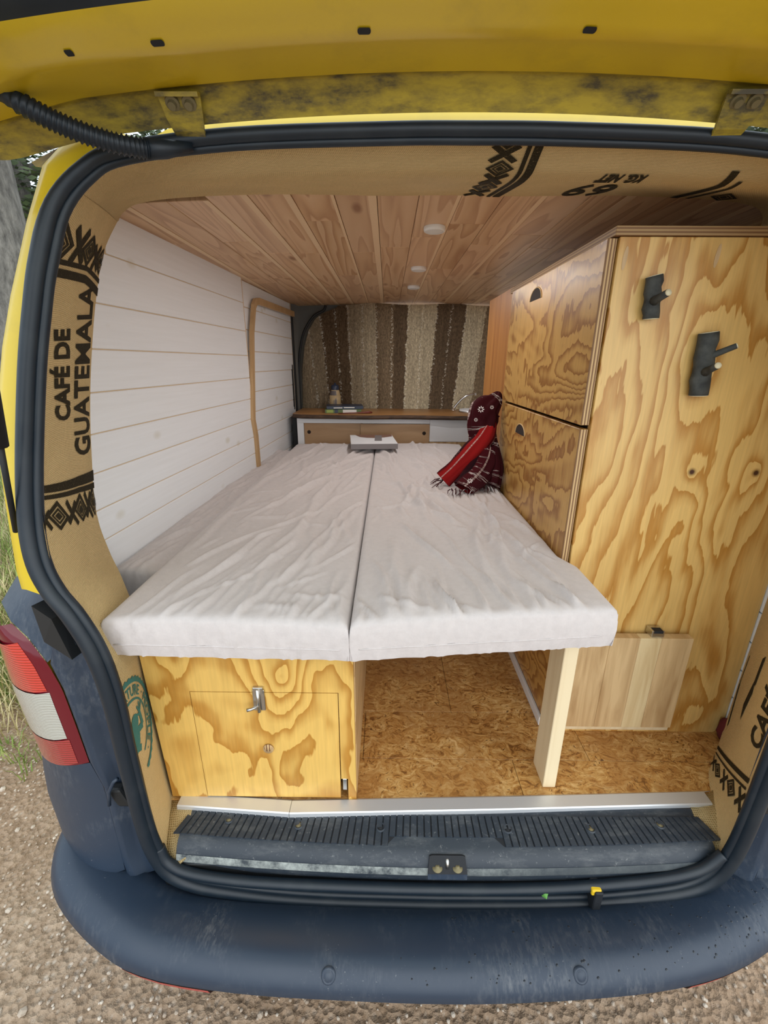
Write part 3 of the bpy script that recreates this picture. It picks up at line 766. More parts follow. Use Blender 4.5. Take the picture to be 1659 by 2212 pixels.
V, F, _ = text_tris('69', .015); emit('number_print', [([(.392 - a * .066 - b * .004, .62 + b * .36) for a, b in V], F)], mapH, M['ink'], linH)
V, F, _ = text_tris('KG. NET', .05); emit('word_print', [([(.412 - a * .070 - b * .004, .42 + b * .15) for a, b in V], F)], mapH, M['ink'], linH)
pcs = []
pcs += [bar((.535, .30), (.530, .55), .012, 4), bar((.530, .55), (.50, .98), .012, 8), bar((.552, .45), (.548, .60), .006, 4), bar((.548, .60), (.52, .98), .006, 8)]
pcs += [([(.565 + x * .02, .85 + y * .13) for x, y in V], F) for V, F in diamond(0, 0, 1)]
emit('stripe_print', pcs, mapH, M['ink'], linH)
# right pillar prints
def rowR(z):
    zz = [p[2] for p in RA]
    for i in range(len(zz) - 1):
        if z <= zz[i + 1]: return (i + (z - zz[i]) / (zz[i + 1] - zz[i])) * 6
    return (len(zz) - 1) * 6
def mapR(x, z): return sheetR.at(min(max(x, 0.0), 1.0), rowR(z), 0.0014)
pcs = [bar((.98, .150), (.10, .190), .014, 14), bar((.98, .125), (.10, .168), .007, 14)]
for (u, t, zc) in ((.95, 'x', .085), (.78, 'd', .092), (.56, 'x', .108), (.36, 'd', .122), (.14, 'x', .132)):
    pcs += sq(u, zc, .12 if t == 'd' else .08, .028, (diamond(0, 0, 1) if t == 'd' else cross(0, 0, .85)))
V, F, _ = text_tris('CAFÉ DE', .03); pcs.append(([(.10 + .30 * b, .262 + a * .22) for a, b in V], F))
pcs += [bar((.90, .235), (.95, .33), .010 * 2, 5), bar((.95, .33), (.93, .40), .012, 4), bar((.66, .29), (.60, .36), .05, 5), bar((.60, .36), (.62, .43), .04, 4)]
emit('black_print', pcs, mapR, M['ink'], linR)
# coarse jute corners on either end of the sill
for sgn in (0, 1):
    f = (lambda p: p) if sgn == 0 else mir
    q = [[(-.498, .662, -.075), (-.470, .660, -.070), (-.440, .672, -.045)], [(-.500, .70, -.03), (-.475, .70, -.028), (-.447, .70, -.026)], [(-.512, .745, -.008), (-.48, .745, -.006), (-.452, .742, -.004)], [(-.520, .79, -.001), (-.49, .79, -.001), (-.460, .785, -.001)]]
    if sgn:
        q = [[(.728, .664, -.060), (.740, .664, -.052), (.750, .668, -.030)], [(.732, .70, -.026), (.762, .70, -.014), (.792, .705, .012)], [(.728, .75, -.0065), (.77, .755, .0), (.835, .765, .014)], [(.735, .79, .0005), (.78, .80, .002), (.85, .83, .012)]]
        f = lambda p: p
    o = loft('jute_corner', [[f(p) for p in r] for r in q], M['jute'], van, True, True, 0.004)
# raw jute tufts

# ---------- body shell
def body():
    # left rear corner of the body: rows by height, from the seal outwards, around the corner and forward
    lv = [(.605, -.668, .712), (.64, -.668, .712), (.754, -.662, .720), (.834, -.660, .730), (.911, -.652, .740), (1.02, -.628, .758), (1.096, -.604, .770), (1.204, -.566, .790), (1.28, -.530, .800), (1.315, -.49, .806)]
    sx = [(z, p) for z, p in ((q[2], q) for q in SEAL_L[9:22])]
    def seal_at(z):
        for (a, p), (b, q) in zip(sx[:-1], sx[1:]):
            if a <= z <= b: t = (z - a) / (b - a); return p[0] + (q[0] - p[0]) * t, p[1] + (q[1] - p[1]) * t
        return sx[-1][1][0], sx[-1][1][1]
    rows = []
    for z, xc, yc in lv:
        xs_, ys_ = seal_at(z); side = -.812 + max(0, z - .6) * .11
        rows.append([(xs_ - .002, ys_ + .010, z), (xs_ - .012, ys_ + .004, z), (xc + .014, yc - .006, z), (xc + .004, yc - .004, z), (xc, yc + .004, z), (xc / yc * (yc + .05) * .992, yc + .05, z), (xc / yc * .96 * .975, .96, z), (min(side, xc / yc * 1.2 * .93), 1.30, z), (side - .005, 1.5, z), (side - .005, 3.3, z)])
    rows.append([(p[0] + (.05 if i > 2 else .004), p[1] + .02, 1.325 if i < 6 else 1.39) for i, p in enumerate(rows[-1])])
    for sgn in (0, 1):
        f = (lambda p: p) if sgn == 0 else mir
        loft('body_side', [[f(p) for p in r] for r in rows], M['yellow'], van, True, True)
        lo = [[(-.80, .86, z), (-.815, 1.1, z), (-.815, 3.3, z)] for z in (-.40, .1, .57)]
        loft('lower_side', [[f(p) for p in r] for r in lo], M['yellow'], van)
    # roof skin with its raised rear lip
    n = 41; rows = []
    for k, y in enumerate((.812, .822, .86, .95, 1.2, 2.0, 3.3)):
        r = []
        for j in range(n):
            half = (.60, .60, .63, .74, .83, .845, .845)[k]; d = half * (2 * j / (n - 1) - 1); x = CX + d
            lip = 1.0 if (-.44 < d + .02 < .40) else 0.0
            if -.50 < d + .02 <= -.44: lip = (d + .52) / .06
            if .40 <= d + .02 < .46: lip = 1 - (d + .02 - .40) / .06
            z = (1.334, 1.356 + .006 * lip, 1.376, 1.392, 1.412, 1.420, 1.415)[k] - (.10, .10, .10, .07, .04, .04, .04)[k] * d * d - (.006, .022, .020, .006, 0, 0, 0)[k] * (1 - lip)
            r.append((x, y, z))
        rows.append(r)
    loft('roof', rows, M['yellow'], van, True, True)
    # rear water channel of the roof beside the hinges (dirty)
    for sgn in (0, 1):
        f = (lambda p: p) if sgn == 0 else mir
        q = [[(-.545, .800, 1.285), (-.50, .803, 1.305), (-.44, .806, 1.312)], [(-.56, .83, 1.29), (-.51, .835, 1.312), (-.45, .84, 1.325)], [(-.57, .90, 1.31), (-.52, .90, 1.335), (-.46, .90, 1.345)]]
        loft('rain_channel', [[f(p) for p in r] for r in q], M['yellow_grime'], van, True, True)
    # underbody
    box('underbody', -.78, 1.03, .80, 3.3, -.42, -.032, M['black'], van, .01)
    box('rear_crossmember', -.50, .75, .672, .80, -.35, -.06, M['black'], van, .005)
body()

# ---------- lower rear corner: lamp, plastic trims
INN = [(0, (-.735, .742, .510)), (.1, (-.692, .722, .487)), (.22, (-.660, .713, .437)), (.4, (-.643, .710, .380)), (.65, (-.636, .710, .290)), (1, (-.629, .710, .190))]
OUT = [(0, (-.800, .790, .515)), (.1, (-.818, .800, .460)), (.25, (-.826, .800, .410)), (.5, (-.828, .800, .320)), (1, (-.812, .800, .150))]
def interp(L, t):
    for (a, p), (b, q) in zip(L[:-1], L[1:]):
        if t <= b: k = (t - a) / (b - a); return Vector(p).lerp(Vector(q), k)
    return Vector(L[-1][1])
def lamp_pt(u, v, off=0):
    a, b = interp(OUT, v), interp(INN, v); p = a.lerp(b, u); p.y -= .030 * 4 * u * (1 - u) + off; p.x -= off * .4 * (1 - u); return p
def rear_corner(sgn):
    f = (lambda p: Vector(p)) if sgn == 0 else (lambda p: Vector(mir(p)))
    lamp = loft('tail_lamp', [[f(lamp_pt(u, v)) for u in np.linspace(0, 1, 14)] for v in np.linspace(0, 1, 20)], M['lens_rim'], van)
    tag(lamp, 'red and clear tail lamp lens')
    def zone(name, u0, u1, v0, v1, mat, off=.004):
        rows = [[f(lamp_pt(u, v, off * min(1, 6 * min(u - u0 + .02, u1 - u + .02)))) for u in np.linspace(u0, u1, 12)] for v in np.linspace(v0, v1, 10)]
        loft(name, rows, mat, lamp)
    zone('stop_lens', .02, .84, .10, .40, M['lens_red']); zone('reverse_lens', .02, .86, .41, .755, M['lens_clear']); zone('turn_lens', .02, .88, .765, .985, M['lens_dark'])
    # smooth corner panel below the lamp
    I2 = [(0, (-.627, .709, .190)), (.25, (-.604, .701, .13)), (.6, (-.597, .692, .02)), (1, (-.588, .680, -.095))]
    O2 = [(0, (-.812, .802, .152)), (.3, (-.824, .800, .07)), (.55, (-.812, .780, .01)), (.85, (-.775, .748, -.065)), (1, (-.74, .73, -.11))]
    rows = []
    for v in np.linspace(0, 1, 14):
        a, b = interp(O2, v), interp(I2, v); r = [f(Vector((-.815, 1.0, a.z)))]
        for u in np.linspace(0, 1, 12):
            p = a.lerp(b, u); p.y -= .028 * 4 * u * (1 - u); r.append(f(p))
        rows.append(r)
    loft('corner_panel', rows, M['plastic'], van)
    # channel between the lamp and the seal
    CH = [(.545, (-.655, .712), (-.560, .676)), (.49, (-.640, .716), (-.532, .672)), (.437, (-.656, .714), (-.522, .672)), (.38, (-.641, .711), (-.520, .672)), (.29, (-.634, .711), (-.519, .672)), (.19, (-.627, .710), (-.519, .672)), (.13, (-.605, .702), (-.518, .672)), (.02, (-.598, .693), (-.514, .672)), (-.06, (-.592, .684), (-.504, .672)), (-.12, (-.58, .675), (-.47, .672))]
    rows = []
    for z, (xo, yo), (xi, yi) in CH:
        dx = xi - xo
        rows.append([f((xo, yo, z)), f((xo + dx * .10, yo - .006, z)), f((xo + dx * .2, yo - .002, z)), f((xo + dx * .3, yo + .014, z)), f((xo + dx * .5, yo + .022, z)), f((xo + dx * .75, yi + .016, z)), f((xi, yi, z)), f((xi + .002, yi + .03, z))])
    loft('pillar_trim', rows, M['plastic'], van)
    # top cover above the lamp
    rows = [[(-.815, .86, .545), (-.806, .805, .520), (-.738, .744, .514), (-.694, .724, .490), (-.662, .715, .44)],
            [(-.80, .86, .560), (-.785, .81, .545), (-.725, .755, .535), (-.682, .735, .515), (-.648, .722, .452)],
            [(-.76, .86, .590), (-.75, .83, .580), (-.69, .765, .572), (-.652, .735, .545), (-.618, .716, .475)],
            [(-.70, .86, .600), (-.69, .80, .598), (-.652, .730, .590), (-.615, .705, .570), (-.575, .69, .50)]]
    loft('lamp_cover', [[f(p) for p in r] for r in rows], M['plastic'], van)
    bm = bmesh.new()
    for p in ((-.648, .700, .575), (-.634, .690, .505), (-.575, .672, .48), (-.60, .68, .56), (-.64, .725, .575), (-.625, .715, .505), (-.57, .70, .48), (-.595, .70, .56)): bm.verts.new(f(p))
    bmesh.ops.convex_hull(bm, input=bm.verts)
    new_obj('rubber_wedge', bm_mesh(bm), M['black'], van)
    # striker buffer with bent clip in the channel
    bm = bmesh.new(); add_box(bm, -.585, -.555, .690, .712, .085, .135, .006, 2)
    for v in bm.verts: v.co.x -= (v.co.z - .11) * .35; v.co = f(v.co)
    bf = new_obj('rubber_buffer', bm_mesh(bm), M['black'], van)
    tube('buffer_clip', [f(p) for p in ((-.588, .684, .10), (-.580, .682, .14), (-.565, .682, .168), (-.556, .684, .176))], .004, M['plastic'], bf, 6)
for s_ in (0, 1): rear_corner(s_)

# ---------- bumper
BUL = [(-.815, 1.00), (-.815, .88), (-.808, .80), (-.785, .715), (-.740, .652), (-.674, .603), (-.58, .555), (-.481, .524), (-.29, .503), (-.08, .495), (.135, .492), (.33, .498), (.53, .513), (.68, .538), (.80, .575), (.90, .625), (.985, .70), (1.03, .78), (1.055, .87), (1.06, 1.0)]
def bumper():
    P = catmull([(x, y, 0) for x, y in BUL], 4)
    prof = [(.205, -.185), (.150, -.150), (.132, -.132), (.110, -.122), (.080, -.114), (.052, -.110), (.034, -.113), (.018, -.122), (.006, -.137), (0, -.156), (.010, -.180), (.036, -.225), (.070, -.28), (.12, -.33)]
    rows = []
    for i, p in enumerate(P):
        t = (P[min(i + 1, len(P) - 1)] - P[max(i - 1, 0)]).normalized(); nrm = Vector((-t.y, t.x, 0))
        dc = abs(p.x - .12); rise = max(0, (dc - .55)) * .10
        rows.append([Vector((p.x, p.y, z + (rise if z > -.2 else 0))) + nrm * d for d, z in prof])
    b = loft('bumper', rows, M['plastic'], van); tag(b, 'dark grey plastic rear bumper, dusty and wet')
    # parking sensors
    for px, py in ((-.105, .513), (.383, .519)):
        d = Vector((0, -.78, .62)); c = Vector((px, py, -.1205)); q = d.to_track_quat('Z', 'Y').to_matrix()
        v, fc = revolve([(.0001, .0035), (.0085, .0035), (.0095, .0022), (.0100, .0028), (.0135, .0022), (.0145, -.002)], 20)
        lift = -.0035 if px < 0 else -.0035
        o = new_obj('parking_sensor', mesh_of([c + q @ Vector(p) + d * (-.002) for p in v], fc, 's', True), M['plastic'], b)
    # beads of rain water, mostly on the right half
    rnd = random.Random(9); V = []; F = []
    for k in range(420):
        i = int(rnd.uniform(.50, .86) ** 1 * (len(rows) - 1)); t = rnd.random(); j = rnd.uniform(2.4, 7.4); j0 = int(j)
        if rnd.random() > (i / len(rows) - .40) * 2.6: continue
        p = rows[i][j0].lerp(rows[i][j0 + 1], j - j0).lerp(rows[i + 1][j0].lerp(rows[i + 1][j0 + 1], j - j0), t)
        r = rnd.uniform(.0010, .0034); b0 = len(V); V.append(p + Vector((0, 0, r * .55)))
        for a in range(6): V.append(p + Vector((r * math.cos(a * 1.047) * rnd.uniform(.8, 1.3), r * math.sin(a * 1.047), -.0006)))
        for a in range(6): F.append((b0, b0 + 1 + a, b0 + 1 + (a + 1) % 6))
    wd_ = new_obj('water_drops', mesh_of(V, F, 'drops', True), M['wet'], b); wd_['kind'] = 'stuff'
    # red reflectors low on either side
    for i0, i1 in ((26, 32), (50, 57)):
        rr = []
        for r in rows[i0:i1]:
            rr.append([r[9].lerp(r[10], .25) + Vector((0, -.0015, 0)), r[10] + Vector((0, -.004, 0)), r[11] + Vector((0, -.003, 0))])
        loft('red_reflector', rr, M['reflector'], b)
bumper()

# ---------- sill pad with ribs
def pad_pt(x, k):
    """k index along profile with plan curvature"""
    prof = [(.768, -.003), (.748, -.007), (.688, -.021), (.677, -.027), (.668, -.036), (.662, -.048), (.658, -.062), (.664, -.092)]
    y, z = prof[k]; d = (x - .138) / .6
    return Vector((x, y + .016 * d * d * (0.25 if k < 2 else 1), z + .010 * d * d * (0 if k < 2 else 1)))
def sill():
    n = 60; xs = np.linspace(-.462, .736, n)
    rows = [[pad_pt(x, k) for x in xs] for k in range(8)]
    s = loft('sill_pad', rows, M['sill'], van); tag(s, 'ribbed dark plastic sill pad with screw holes')
    loft('rib_shade_strip', [[pad_pt(x, 1) + Vector((0, 0, .0004)) for x in xs], [pad_pt(x, 1).lerp(pad_pt(x, 2), .35) + Vector((0, 0, .0005)) for x in xs], [pad_pt(x, 1).lerp(pad_pt(x, 2), .69 if abs(x - .138) < .128 else .99) + Vector((0, 0, .0004)) for x in xs]], M['groove'], s)  # dark underlay: shade of the grooves between ribs put into the colour
    loft('worn_edge', [[pad_pt(x, 5) + Vector((0, -.0006, .0006)) for x in xs], [pad_pt(x, 6) + Vector((0, -.0010, .0008)) for x in xs], [pad_pt(x, 6) + Vector((0, .0005, -.005)) for x in xs]], M['worn'], s)
    cnt = 76; holes = (-.36, -.197, -.008, .283, .474, .637)
    for i in range(cnt):
        x = -.449 + i * (1.178 / (cnt - 1))
        near = min(abs(x - h) for h in holes)
        a, b = pad_pt(x, 1), pad_pt(x, 2)
        short = 0.30 if abs(x - .138) < .125 else 0.0
        b = b.lerp(a, short)
        bm = bmesh.new()
        lean = (x - .138) * .035
        for (p, dx) in ((a, 0), (b, lean)):
            for sx, up in ((-.0072, 0.0), (.0072, 0.0), (.0062, .0034), (-.0062, .0034)):
                bm.verts.new((p.x + sx + dx, p.y, p.z + up - (.0006 if up == 0 else 0)))
        v = list(bm.verts)
        for q in ((0, 1, 2, 3), (7, 6, 5, 4), (0, 4, 5, 1), (1, 5, 6, 2), (2, 6, 7, 3), (3, 7, 4, 0)): bm.faces.new([v[j] for j in q])
        new_obj('rib', bm_mesh(bm), M['sill'], s)
    for i, x in enumerate(holes):
        p = pad_pt(x, 1).lerp(pad_pt(x, 2), .42 if 0 < i < 5 else .30); x_ = x
        lathe('screw_hole', [(.0001, .0002), (.0075, .0002), (.008, .004), (.0105, .0042), (.0112, .0005)], (p.x, p.y, p.z + .0004), M['sill'], s, 18)
        lathe('hole_core' if i in (2, 3) else 'screw_head', [(.0001, .0028), (.0072, .0024), (.0072, .0006)], (p.x, p.y, p.z + .0006), M['groove'] if i in (2, 3) else M['bolt'], s, 14)
    # lock recess
    bm = bmesh.new()
    pts = []
    hw = .043
    for (x, t) in ((-hw + .004, 0), (-hw + .010, -.06), (hw - .010, -.06), (hw - .004, 0), (hw, 1), (-hw, 1)):
        p = Vector((.139 + x, 0, 0)); a = Vector((0, .676, -.028)); c = Vector((0, .659, -.058)); q = a.lerp(c, t); p.y, p.z = q.y - .003, q.z + .0035
        pts.append(bm.verts.new(p))
    bm.faces.new(pts); lk = new_obj('lock_recess', bm_mesh(bm), M['groove'], s); tag(lk, 'tailgate lock recess with two bolts')
    m = lk.modifiers.new('t', 'SOLIDIFY'); m.thickness = .004
    for dx in (-.022, .022):
        lathe('bolt', [(.0001, .006), (.004, .006), (.005, .003), (.0105, .003), (.0115, 0)], (.139 + dx, .660, -.043), M['bolt'], lk, 16)
    tube('lock_pin', [(.139, .674, -.028), (.139, .665, -.031), (.139, .658, -.043)], .0042, M['steel'], lk, 10)
    v = [(.139 - hw, .657, -.055), (.139 + hw, .657, -.055), (.139 + hw, .654, -.068), (.139 - hw, .654, -.068)]
    o = new_obj('lock_lip', mesh_of(v, [(0, 1, 2, 3)], 'lip'), M['plastic'], lk); mm = o.modifiers.new('t', 'SOLIDIFY'); mm.thickness = .003
    # second seal bulb running along the sill, and the clip gap
    Q = catmull([(-.492, .672, -.01), (-.478, .666, -.045), (-.44, .662, -.070), (-.36, .657, -.083), (-.24, .653, -.090), (.0, .650, -.095), (.125, .650, -.096), (.27, .650, -.094), (.44, .653, -.086), (.60, .658, -.068), (.69, .664, -.045), (.735, .670, -.005)], 8)
    tube('sill_seal', Q, .0115, M['rubber'], van, 10)
    cl = box('seal_clip', .456, .474, .634, .668, -.150, -.078, M['groove'], van, .002)
    box('clip_tab', .450, .472, .638, .652, -.092, -.076, M['clip_yellow'], cl, .003, 2)
sill()

# ---------- tailgate
def crown(x): return -.10 * (x - CX) ** 2 - .10 * max(0, abs(x - CX) - .55)
TG = [(.775, 1.337), (.770, 1.345), (.766, 1.350), (.757, 1.3690), (.750, 1.3705), (.740, 1.366), (.668, 1.358), (.655, 1.3555), (.640, 1.3585), (.622, 1.3615), (.606, 1.3640), (.592, 1.3680)]
def tg_row(x):
    r = []
    e = max(0, abs(x - CX) - .66) / .14
    for k, (y, z) in enumerate(TG):
        w = k / (len(TG) - 1)
        yy = y + w ** 3 * (.011 * max(0, (CX - x) / .5) - .025 * max(0, (x - CX) / .5) ** 2) - .05 * e * e * (1 - w)
        r.append((x, yy, z + crown(x) + .045 * e * e * (1 - w)))
    return r
def tailgate():
    xs = np.linspace(CX - .80, CX + .80, 70)
    rows = [tg_row(x) for x in xs]
    t = loft('tailgate', [r[5:] for r in rows], M['yellow'], van); tag(t, 'open yellow tailgate seen from below')
    loft('hinge_flange', [r[:6] for r in rows], M['yellow_grime'], t)
    # window: rubber frame and glass, then the lower panel, rising away over the viewer
    def up(x, y): return 1.366 + crown(x) + (.60 - y) * .27
    fr = [[(x, r[-1][1], r[-1][2]), (x, r[-1][1] - .004, r[-1][2] + .001), (x, r[-1][1] - .020, r[-1][2] + .006), (x, r[-1][1] - .026, r[-1][2] + .014)] for x, r in zip(xs, rows)]
    loft('window_rubber', fr, M['rubber'], t)
    loft('window_glass', [[(x, r[-1][1] - .024 - q, up(x, r[-1][1] - .024 - q) + .012) for q in (0, .12, .24, .36, .46)] for x, r in zip(xs, rows)], M['glass'], t)
    loft('lower_panel', [[(x, r[-1][1] - .024 - q, up(x, r[-1][1] - .024 - q) + .005) for q in (.45, .60, .80, .95)] for x, r in zip(xs, rows)], M['yellow'], t)
    loft('outer_skin', [[(x, y, up(x, y) + .055) for y in (.785, .74, .70, .65, .60)] for x in xs], M['yellow'], t)
    loft('lower_outer_skin', [[(x, y, up(x, y) + .055) for y in (.13, .0, -.2, -.385)] for x in xs], M['yellow'], t)
    for x0 in (xs[0], xs[-1]):                       # side frames of the window
        sg = 1 if x0 < CX else -1
        loft('window_pillar', [[(x0, y, up(x0, y)), (x0 + sg * .09, y, up(x0 + sg * .09, y) + .008), (x0 + sg * .10, y, up(x0, y) + .03), (x0, y, up(x0, y) + .055)] for y in (.58, .35, .11)], M['yellow'], t)
    # oval slots
    for sx, sy in ((-.368, .643), (-.265, .643), (-.03, .645), (.224, .645)):
        w = .008 if sx > -.35 else .005
        V = []; n = 16
        for i in range(n):
            a = 2 * math.pi * i / n
            x = sx + w * (1 if math.cos(a) > 0 else -1) * .6 + math.cos(a) * w * .35; y = sy + math.sin(a) * .0042
            rr = tg_row(x); z = None
            for (q0, q1) in zip(rr[:-1], rr[1:]):
                if q1[1] <= y <= q0[1]: z = q0[2] + (q1[2] - q0[2]) * (y - q0[1]) / (q1[1] - q0[1])
            V.append((x, y, (z if z else 1.36) - .0012))
        new_obj('slot', mesh_of(V, [tuple(range(n))], 'slot'), M['groove'], t)
    # hinges
    for hx in (-.288, .484):
        dz = crown(hx); bm = bmesh.new()
        prof = [(.738, 1.3600), (.748, 1.364), (.762, 1.345), (.772, 1.334), (.784, 1.328), (.800, 1.324)]
        hw = [.029, .029, .026, .022, .020, .020]
        vs_ = []
        for (y, z), w in zip(prof, hw):
            vs_.append([bm.verts.new((hx - w, y, z + dz - .003)), bm.verts.new((hx + w, y, z + dz - .003))])
        for a, b in zip(vs_[:-1], vs_[1:]): bm.faces.new((a[0], a[1], b[1], b[0]))
        h = new_obj('hinge', bm_mesh(bm), M['yellow_grime'], t); m = h.modifiers.new('t', 'SOLIDIFY'); m.thickness = .005; m.offset = 0
        for dx in (-.011, .012):
            d = Vector((0, -.62, -.78)); q = d.to_track_quat('Z', 'Y').to_matrix(); c = Vector((hx + dx, .752, 1.354 + dz))
            v, fc = revolve([(.0001, .009), (.0052, .009), (.006, .004), (.0095, .0035), (.010, 0)], 14)
            new_obj('bolt', mesh_of([c + q @ Vector(p) for p in v], fc, 'b', False), M['bolt'], h)
    # corrugated wiring conduit
    P = catmull([(-.535, .690, 1.345), (-.468, .700, 1.309), (-.425, .716, 1.293), (-.382, .735, 1.285), (-.345, .758, 1.286)], 24)
    rad = [(.0115 + (.0022 if (i % 3) == 0 else -.0008)) if i > 20 else .0105 + (.001 if i % 3 == 0 else 0) for i in range(len(P))]
    c = tube('wiring_conduit', P, rad, M['rubber'], van, 12)
    tube('conduit_boot', [(-.348, .757, 1.286), (-.325, .768, 1.290), (-.290, .782, 1.298)], [.013, .012, .006], M['rubber'], van, 12)
    # gas struts
    for sg in (0, 1):
        f = (lambda p: Vector(p)) if sg == 0 else (lambda p: Vector(mir(p)))
        a, b = f((-.640, .703, .720)), f((-.430, .530, 1.35))
        st = tube('gas_strut', [a.lerp(b, t) for t in (0, .12, .26)], .0045, M['black'], van, 10)
        tube('strut_cylinder', [a.lerp(b, t) for t in (.25, .6, 1.0)], .011, M['black'], st, 12)
tailgate()

# ================================================================== FURNITURE
# wardrobe on the right
wd = thing('wardrobe', (.70, 1.30, 0), 'tall yellow plywood wardrobe on the right with two side doors', 'wardrobe')
box('front_panel', .457, .964, 1.000, 1.018, .0, 1.238, M['ply_front'], wd, .001)
box('top_panel', .445, .964, .996, 1.78, 1.239, 1.256, M['ply_edge_top'], wd, .001)
box('carcass', .470, .960, 1.019, 1.76, .002, 1.238, M['dark_hole'], wd, .001)
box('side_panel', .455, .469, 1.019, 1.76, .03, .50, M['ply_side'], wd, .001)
box('plinth_strip', .447, .456, 1.019, 1.80, .0, .028, M['white'], wd, .001)
for z0, z1, hy, hz in ((.868, 1.237, 1.440, 1.178), (.500, .860, 1.455, .779)):
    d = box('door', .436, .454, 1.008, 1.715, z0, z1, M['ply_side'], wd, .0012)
    box('door_edge', .4363, .4538, 1.0055, 1.0085, z0 + .001, z1 - .001, M['ply_edge'], d, .0004)
    bm = bmesh.new(); n = 14                              # half-moon finger pull
    vs0 = [bm.verts.new((.4352, hy + .052 * math.cos(math.pi * i / n), hz + .032 * math.sin(math.pi * i / n))) for i in range(n + 1)]
    bm.faces.new(vs0)
    r = bmesh.ops.extrude_face_region(bm, geom=list(bm.faces)); bmesh.ops.translate(bm, verts=[v for v in r['geom'] if isinstance(v, bmesh.types.BMVert)], vec=(.004, 0, 0))
    fp = new_obj('finger_pull', bm_mesh(bm), M['dark_hole'], d)
    rim = [(.4350, hy + .053 * math.cos(math.pi * i / n), hz + .033 * math.sin(math.pi * i / n)) for i in range(n + 1)]
    tube('pull_edge', rim, .0018, M['ply_edge'], d, 6)
box('door_stile', .448, .466, 1.717, 1.765, .03, 1.238, M['ply_side'], wd, .001)
box('end_panel', .452, .470, 1.766, 2.16, .0, 1.262, M['orange_wood'], wd, .001)
# dowel-like filler patches in the veneer
for x, z in ((.46 + .012, 1.200), (.655, 1.205)):
    V = [(x + .0045 * math.cos(a) + .006 * math.sin(a) * .3, .9994, z + .022 * math.sin(a)) for a in np.linspace(0, 2 * math.pi, 13)[:-1]]
    new_obj('veneer_patch', mesh_of(V, [tuple(range(12))], 'p'), M['oak1'], wd)
# branch hooks
def branch_hook(base, top, bot, r, twigs, label):
    t = thing('branch_hook', base, label, 'coat hook', 'branch coat hooks')
    P = [Vector(top).lerp(Vector(bot), k / 8) + Vector((.0015 * math.sin(k * 1.9), 0, 0)) for k in range(9)]
    tube('branch', P, [r * (1 + .05 * math.sin(k * 2.3)) for k in range(9)], M['bark'], t, 14, flat=.75)
    for e, q in ((P[0], P[0] - P[1]), (P[-1], P[-1] - P[-2])):
        q = q.normalized(); m = q.to_track_quat('Z', 'Y').to_matrix()
        v = [e + q * .0006 + m @ Vector((r * .93 * math.cos(a), r * .75 * math.sin(a), 0)) for a in np.linspace(0, 2 * math.pi, 15)[:-1]]
        tube('cut_end', [e + q * .0001, e + q * .0012], r * .90, M['cut_wood'], t, 14, flat=.80)
    for a, b, rr in twigs:
        a, b = Vector(a), Vector(b); d = (b - a).normalized()
        tw = tube('twig', [a, a.lerp(b, .25), a.lerp(b, .6), b], [rr * 1.35, rr * 1.1, rr, rr * .95], M['bark'], t, 10)
        tube('twig_tip', [b, b + d * .002], [rr * .92, rr * .85], M['cut_wood'], tw, 10)
branch_hook((.536, .999, 1.126), (.529, .9845, 1.166), (.5365, .9845, 1.088), .0165, [((.532, .975, 1.120), (.536, .938, 1.130), .0072)], 'short branch hook with one stub, higher on the wardrobe')
branch_hook((.664, .999, .998), (.661, .983, 1.062), (.668, .983, .937), .0200, [((.668, .978, 1.015), (.705, .957, 1.036), .0062), ((.664, .972, .985), (.658, .930, .998), .0072)], 'larger branch hook with two twigs, lower on the wardrobe')
# folded table board on the wardrobe front
ft = thing('folding_table', (.64, .985, .05), 'oak table board folded down against the wardrobe bottom', 'table')
for xa, xb, mt in ((.489, .575, 'oak1'), (.575, .650, 'oak1'), (.650, .705, 'oak2'), (.705, .786, 'oak1')):
    box('board', xa + .0002, xb - .0002, .962, .986, .052, .338, M[mt], ft, .0012)
box('wall_batten', .489, .800, .987, .999, .018, .10, M['pale_wood'], ft, .001)
bk = box('bracket', .680, .712, .968, .996, .337, .356, M['steel'], ft, .001)
box('bracket_slot', .684, .708, .9675, .985, .349, .3565, M['groove'], bk, .0005)

# under-bed storage box
bx = thing('storage_box', (-.295, .95, 0), 'plywood storage box under the left mattress with a hatch', 'storage box')
fp_pts = [(-.522, .418), (-.069, .418), (-.067, .002), (-.086, .002), (-.086, .068), (-.102, .068), (-.102, .3175), (-.428, .3175), (-.426, .006), (-.510, .006)]
prism_xz('front_panel', fp_pts, .780, .795, M['ply_box'], bx)
hd = prism_xz('hatch_door', [(-.4265, .316), (-.1035, .316), (-.1045, .009), (-.4245, .009)], .7795, .7945, M['ply_box'], bx)
box('side_panel', -.082, -.0665, .7955, 2.45, .0, .418, M['ply_boxside'], bx, .001)
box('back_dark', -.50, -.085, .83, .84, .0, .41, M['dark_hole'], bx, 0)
# barrel bolt on the hatch
lt = box('bolt_plate', -.289, -.263, .7745, .7793, .272, .326, M['steel'], hd, .001)
tube('bolt_rod', [(-.276, .771, .272), (-.276, .771, .332)], .0042, M['steel'], hd, 8)
tube('bolt_knob', [(-.276, .769, .289), (-.290, .762, .287), (-.299, .760, .286)], [.003, .0035, .0042], M['steel'], hd, 8)
box('bolt_keeper', -.287, -.265, .7725, .7797, .318, .334, M['steel'], bx, .001)
lathe('finger_hole', [(.0001, -.004), (.0115, -.004), (.0125, -.0006), (.0118, -.0012)], (-.2665, .7795, .160), M['oak1'], hd, 20, 'y')
lathe('finger_hole_shadow', [(.0001, -.0048), (.0095, -.0046), (.0098, -.003)], (-.2665, .7795, .164), M['ply_edge'], hd, 20, 'y')
box('hinge', -.0995, -.089, .784, .796, .028, .062, M['steel'], bx, .001)

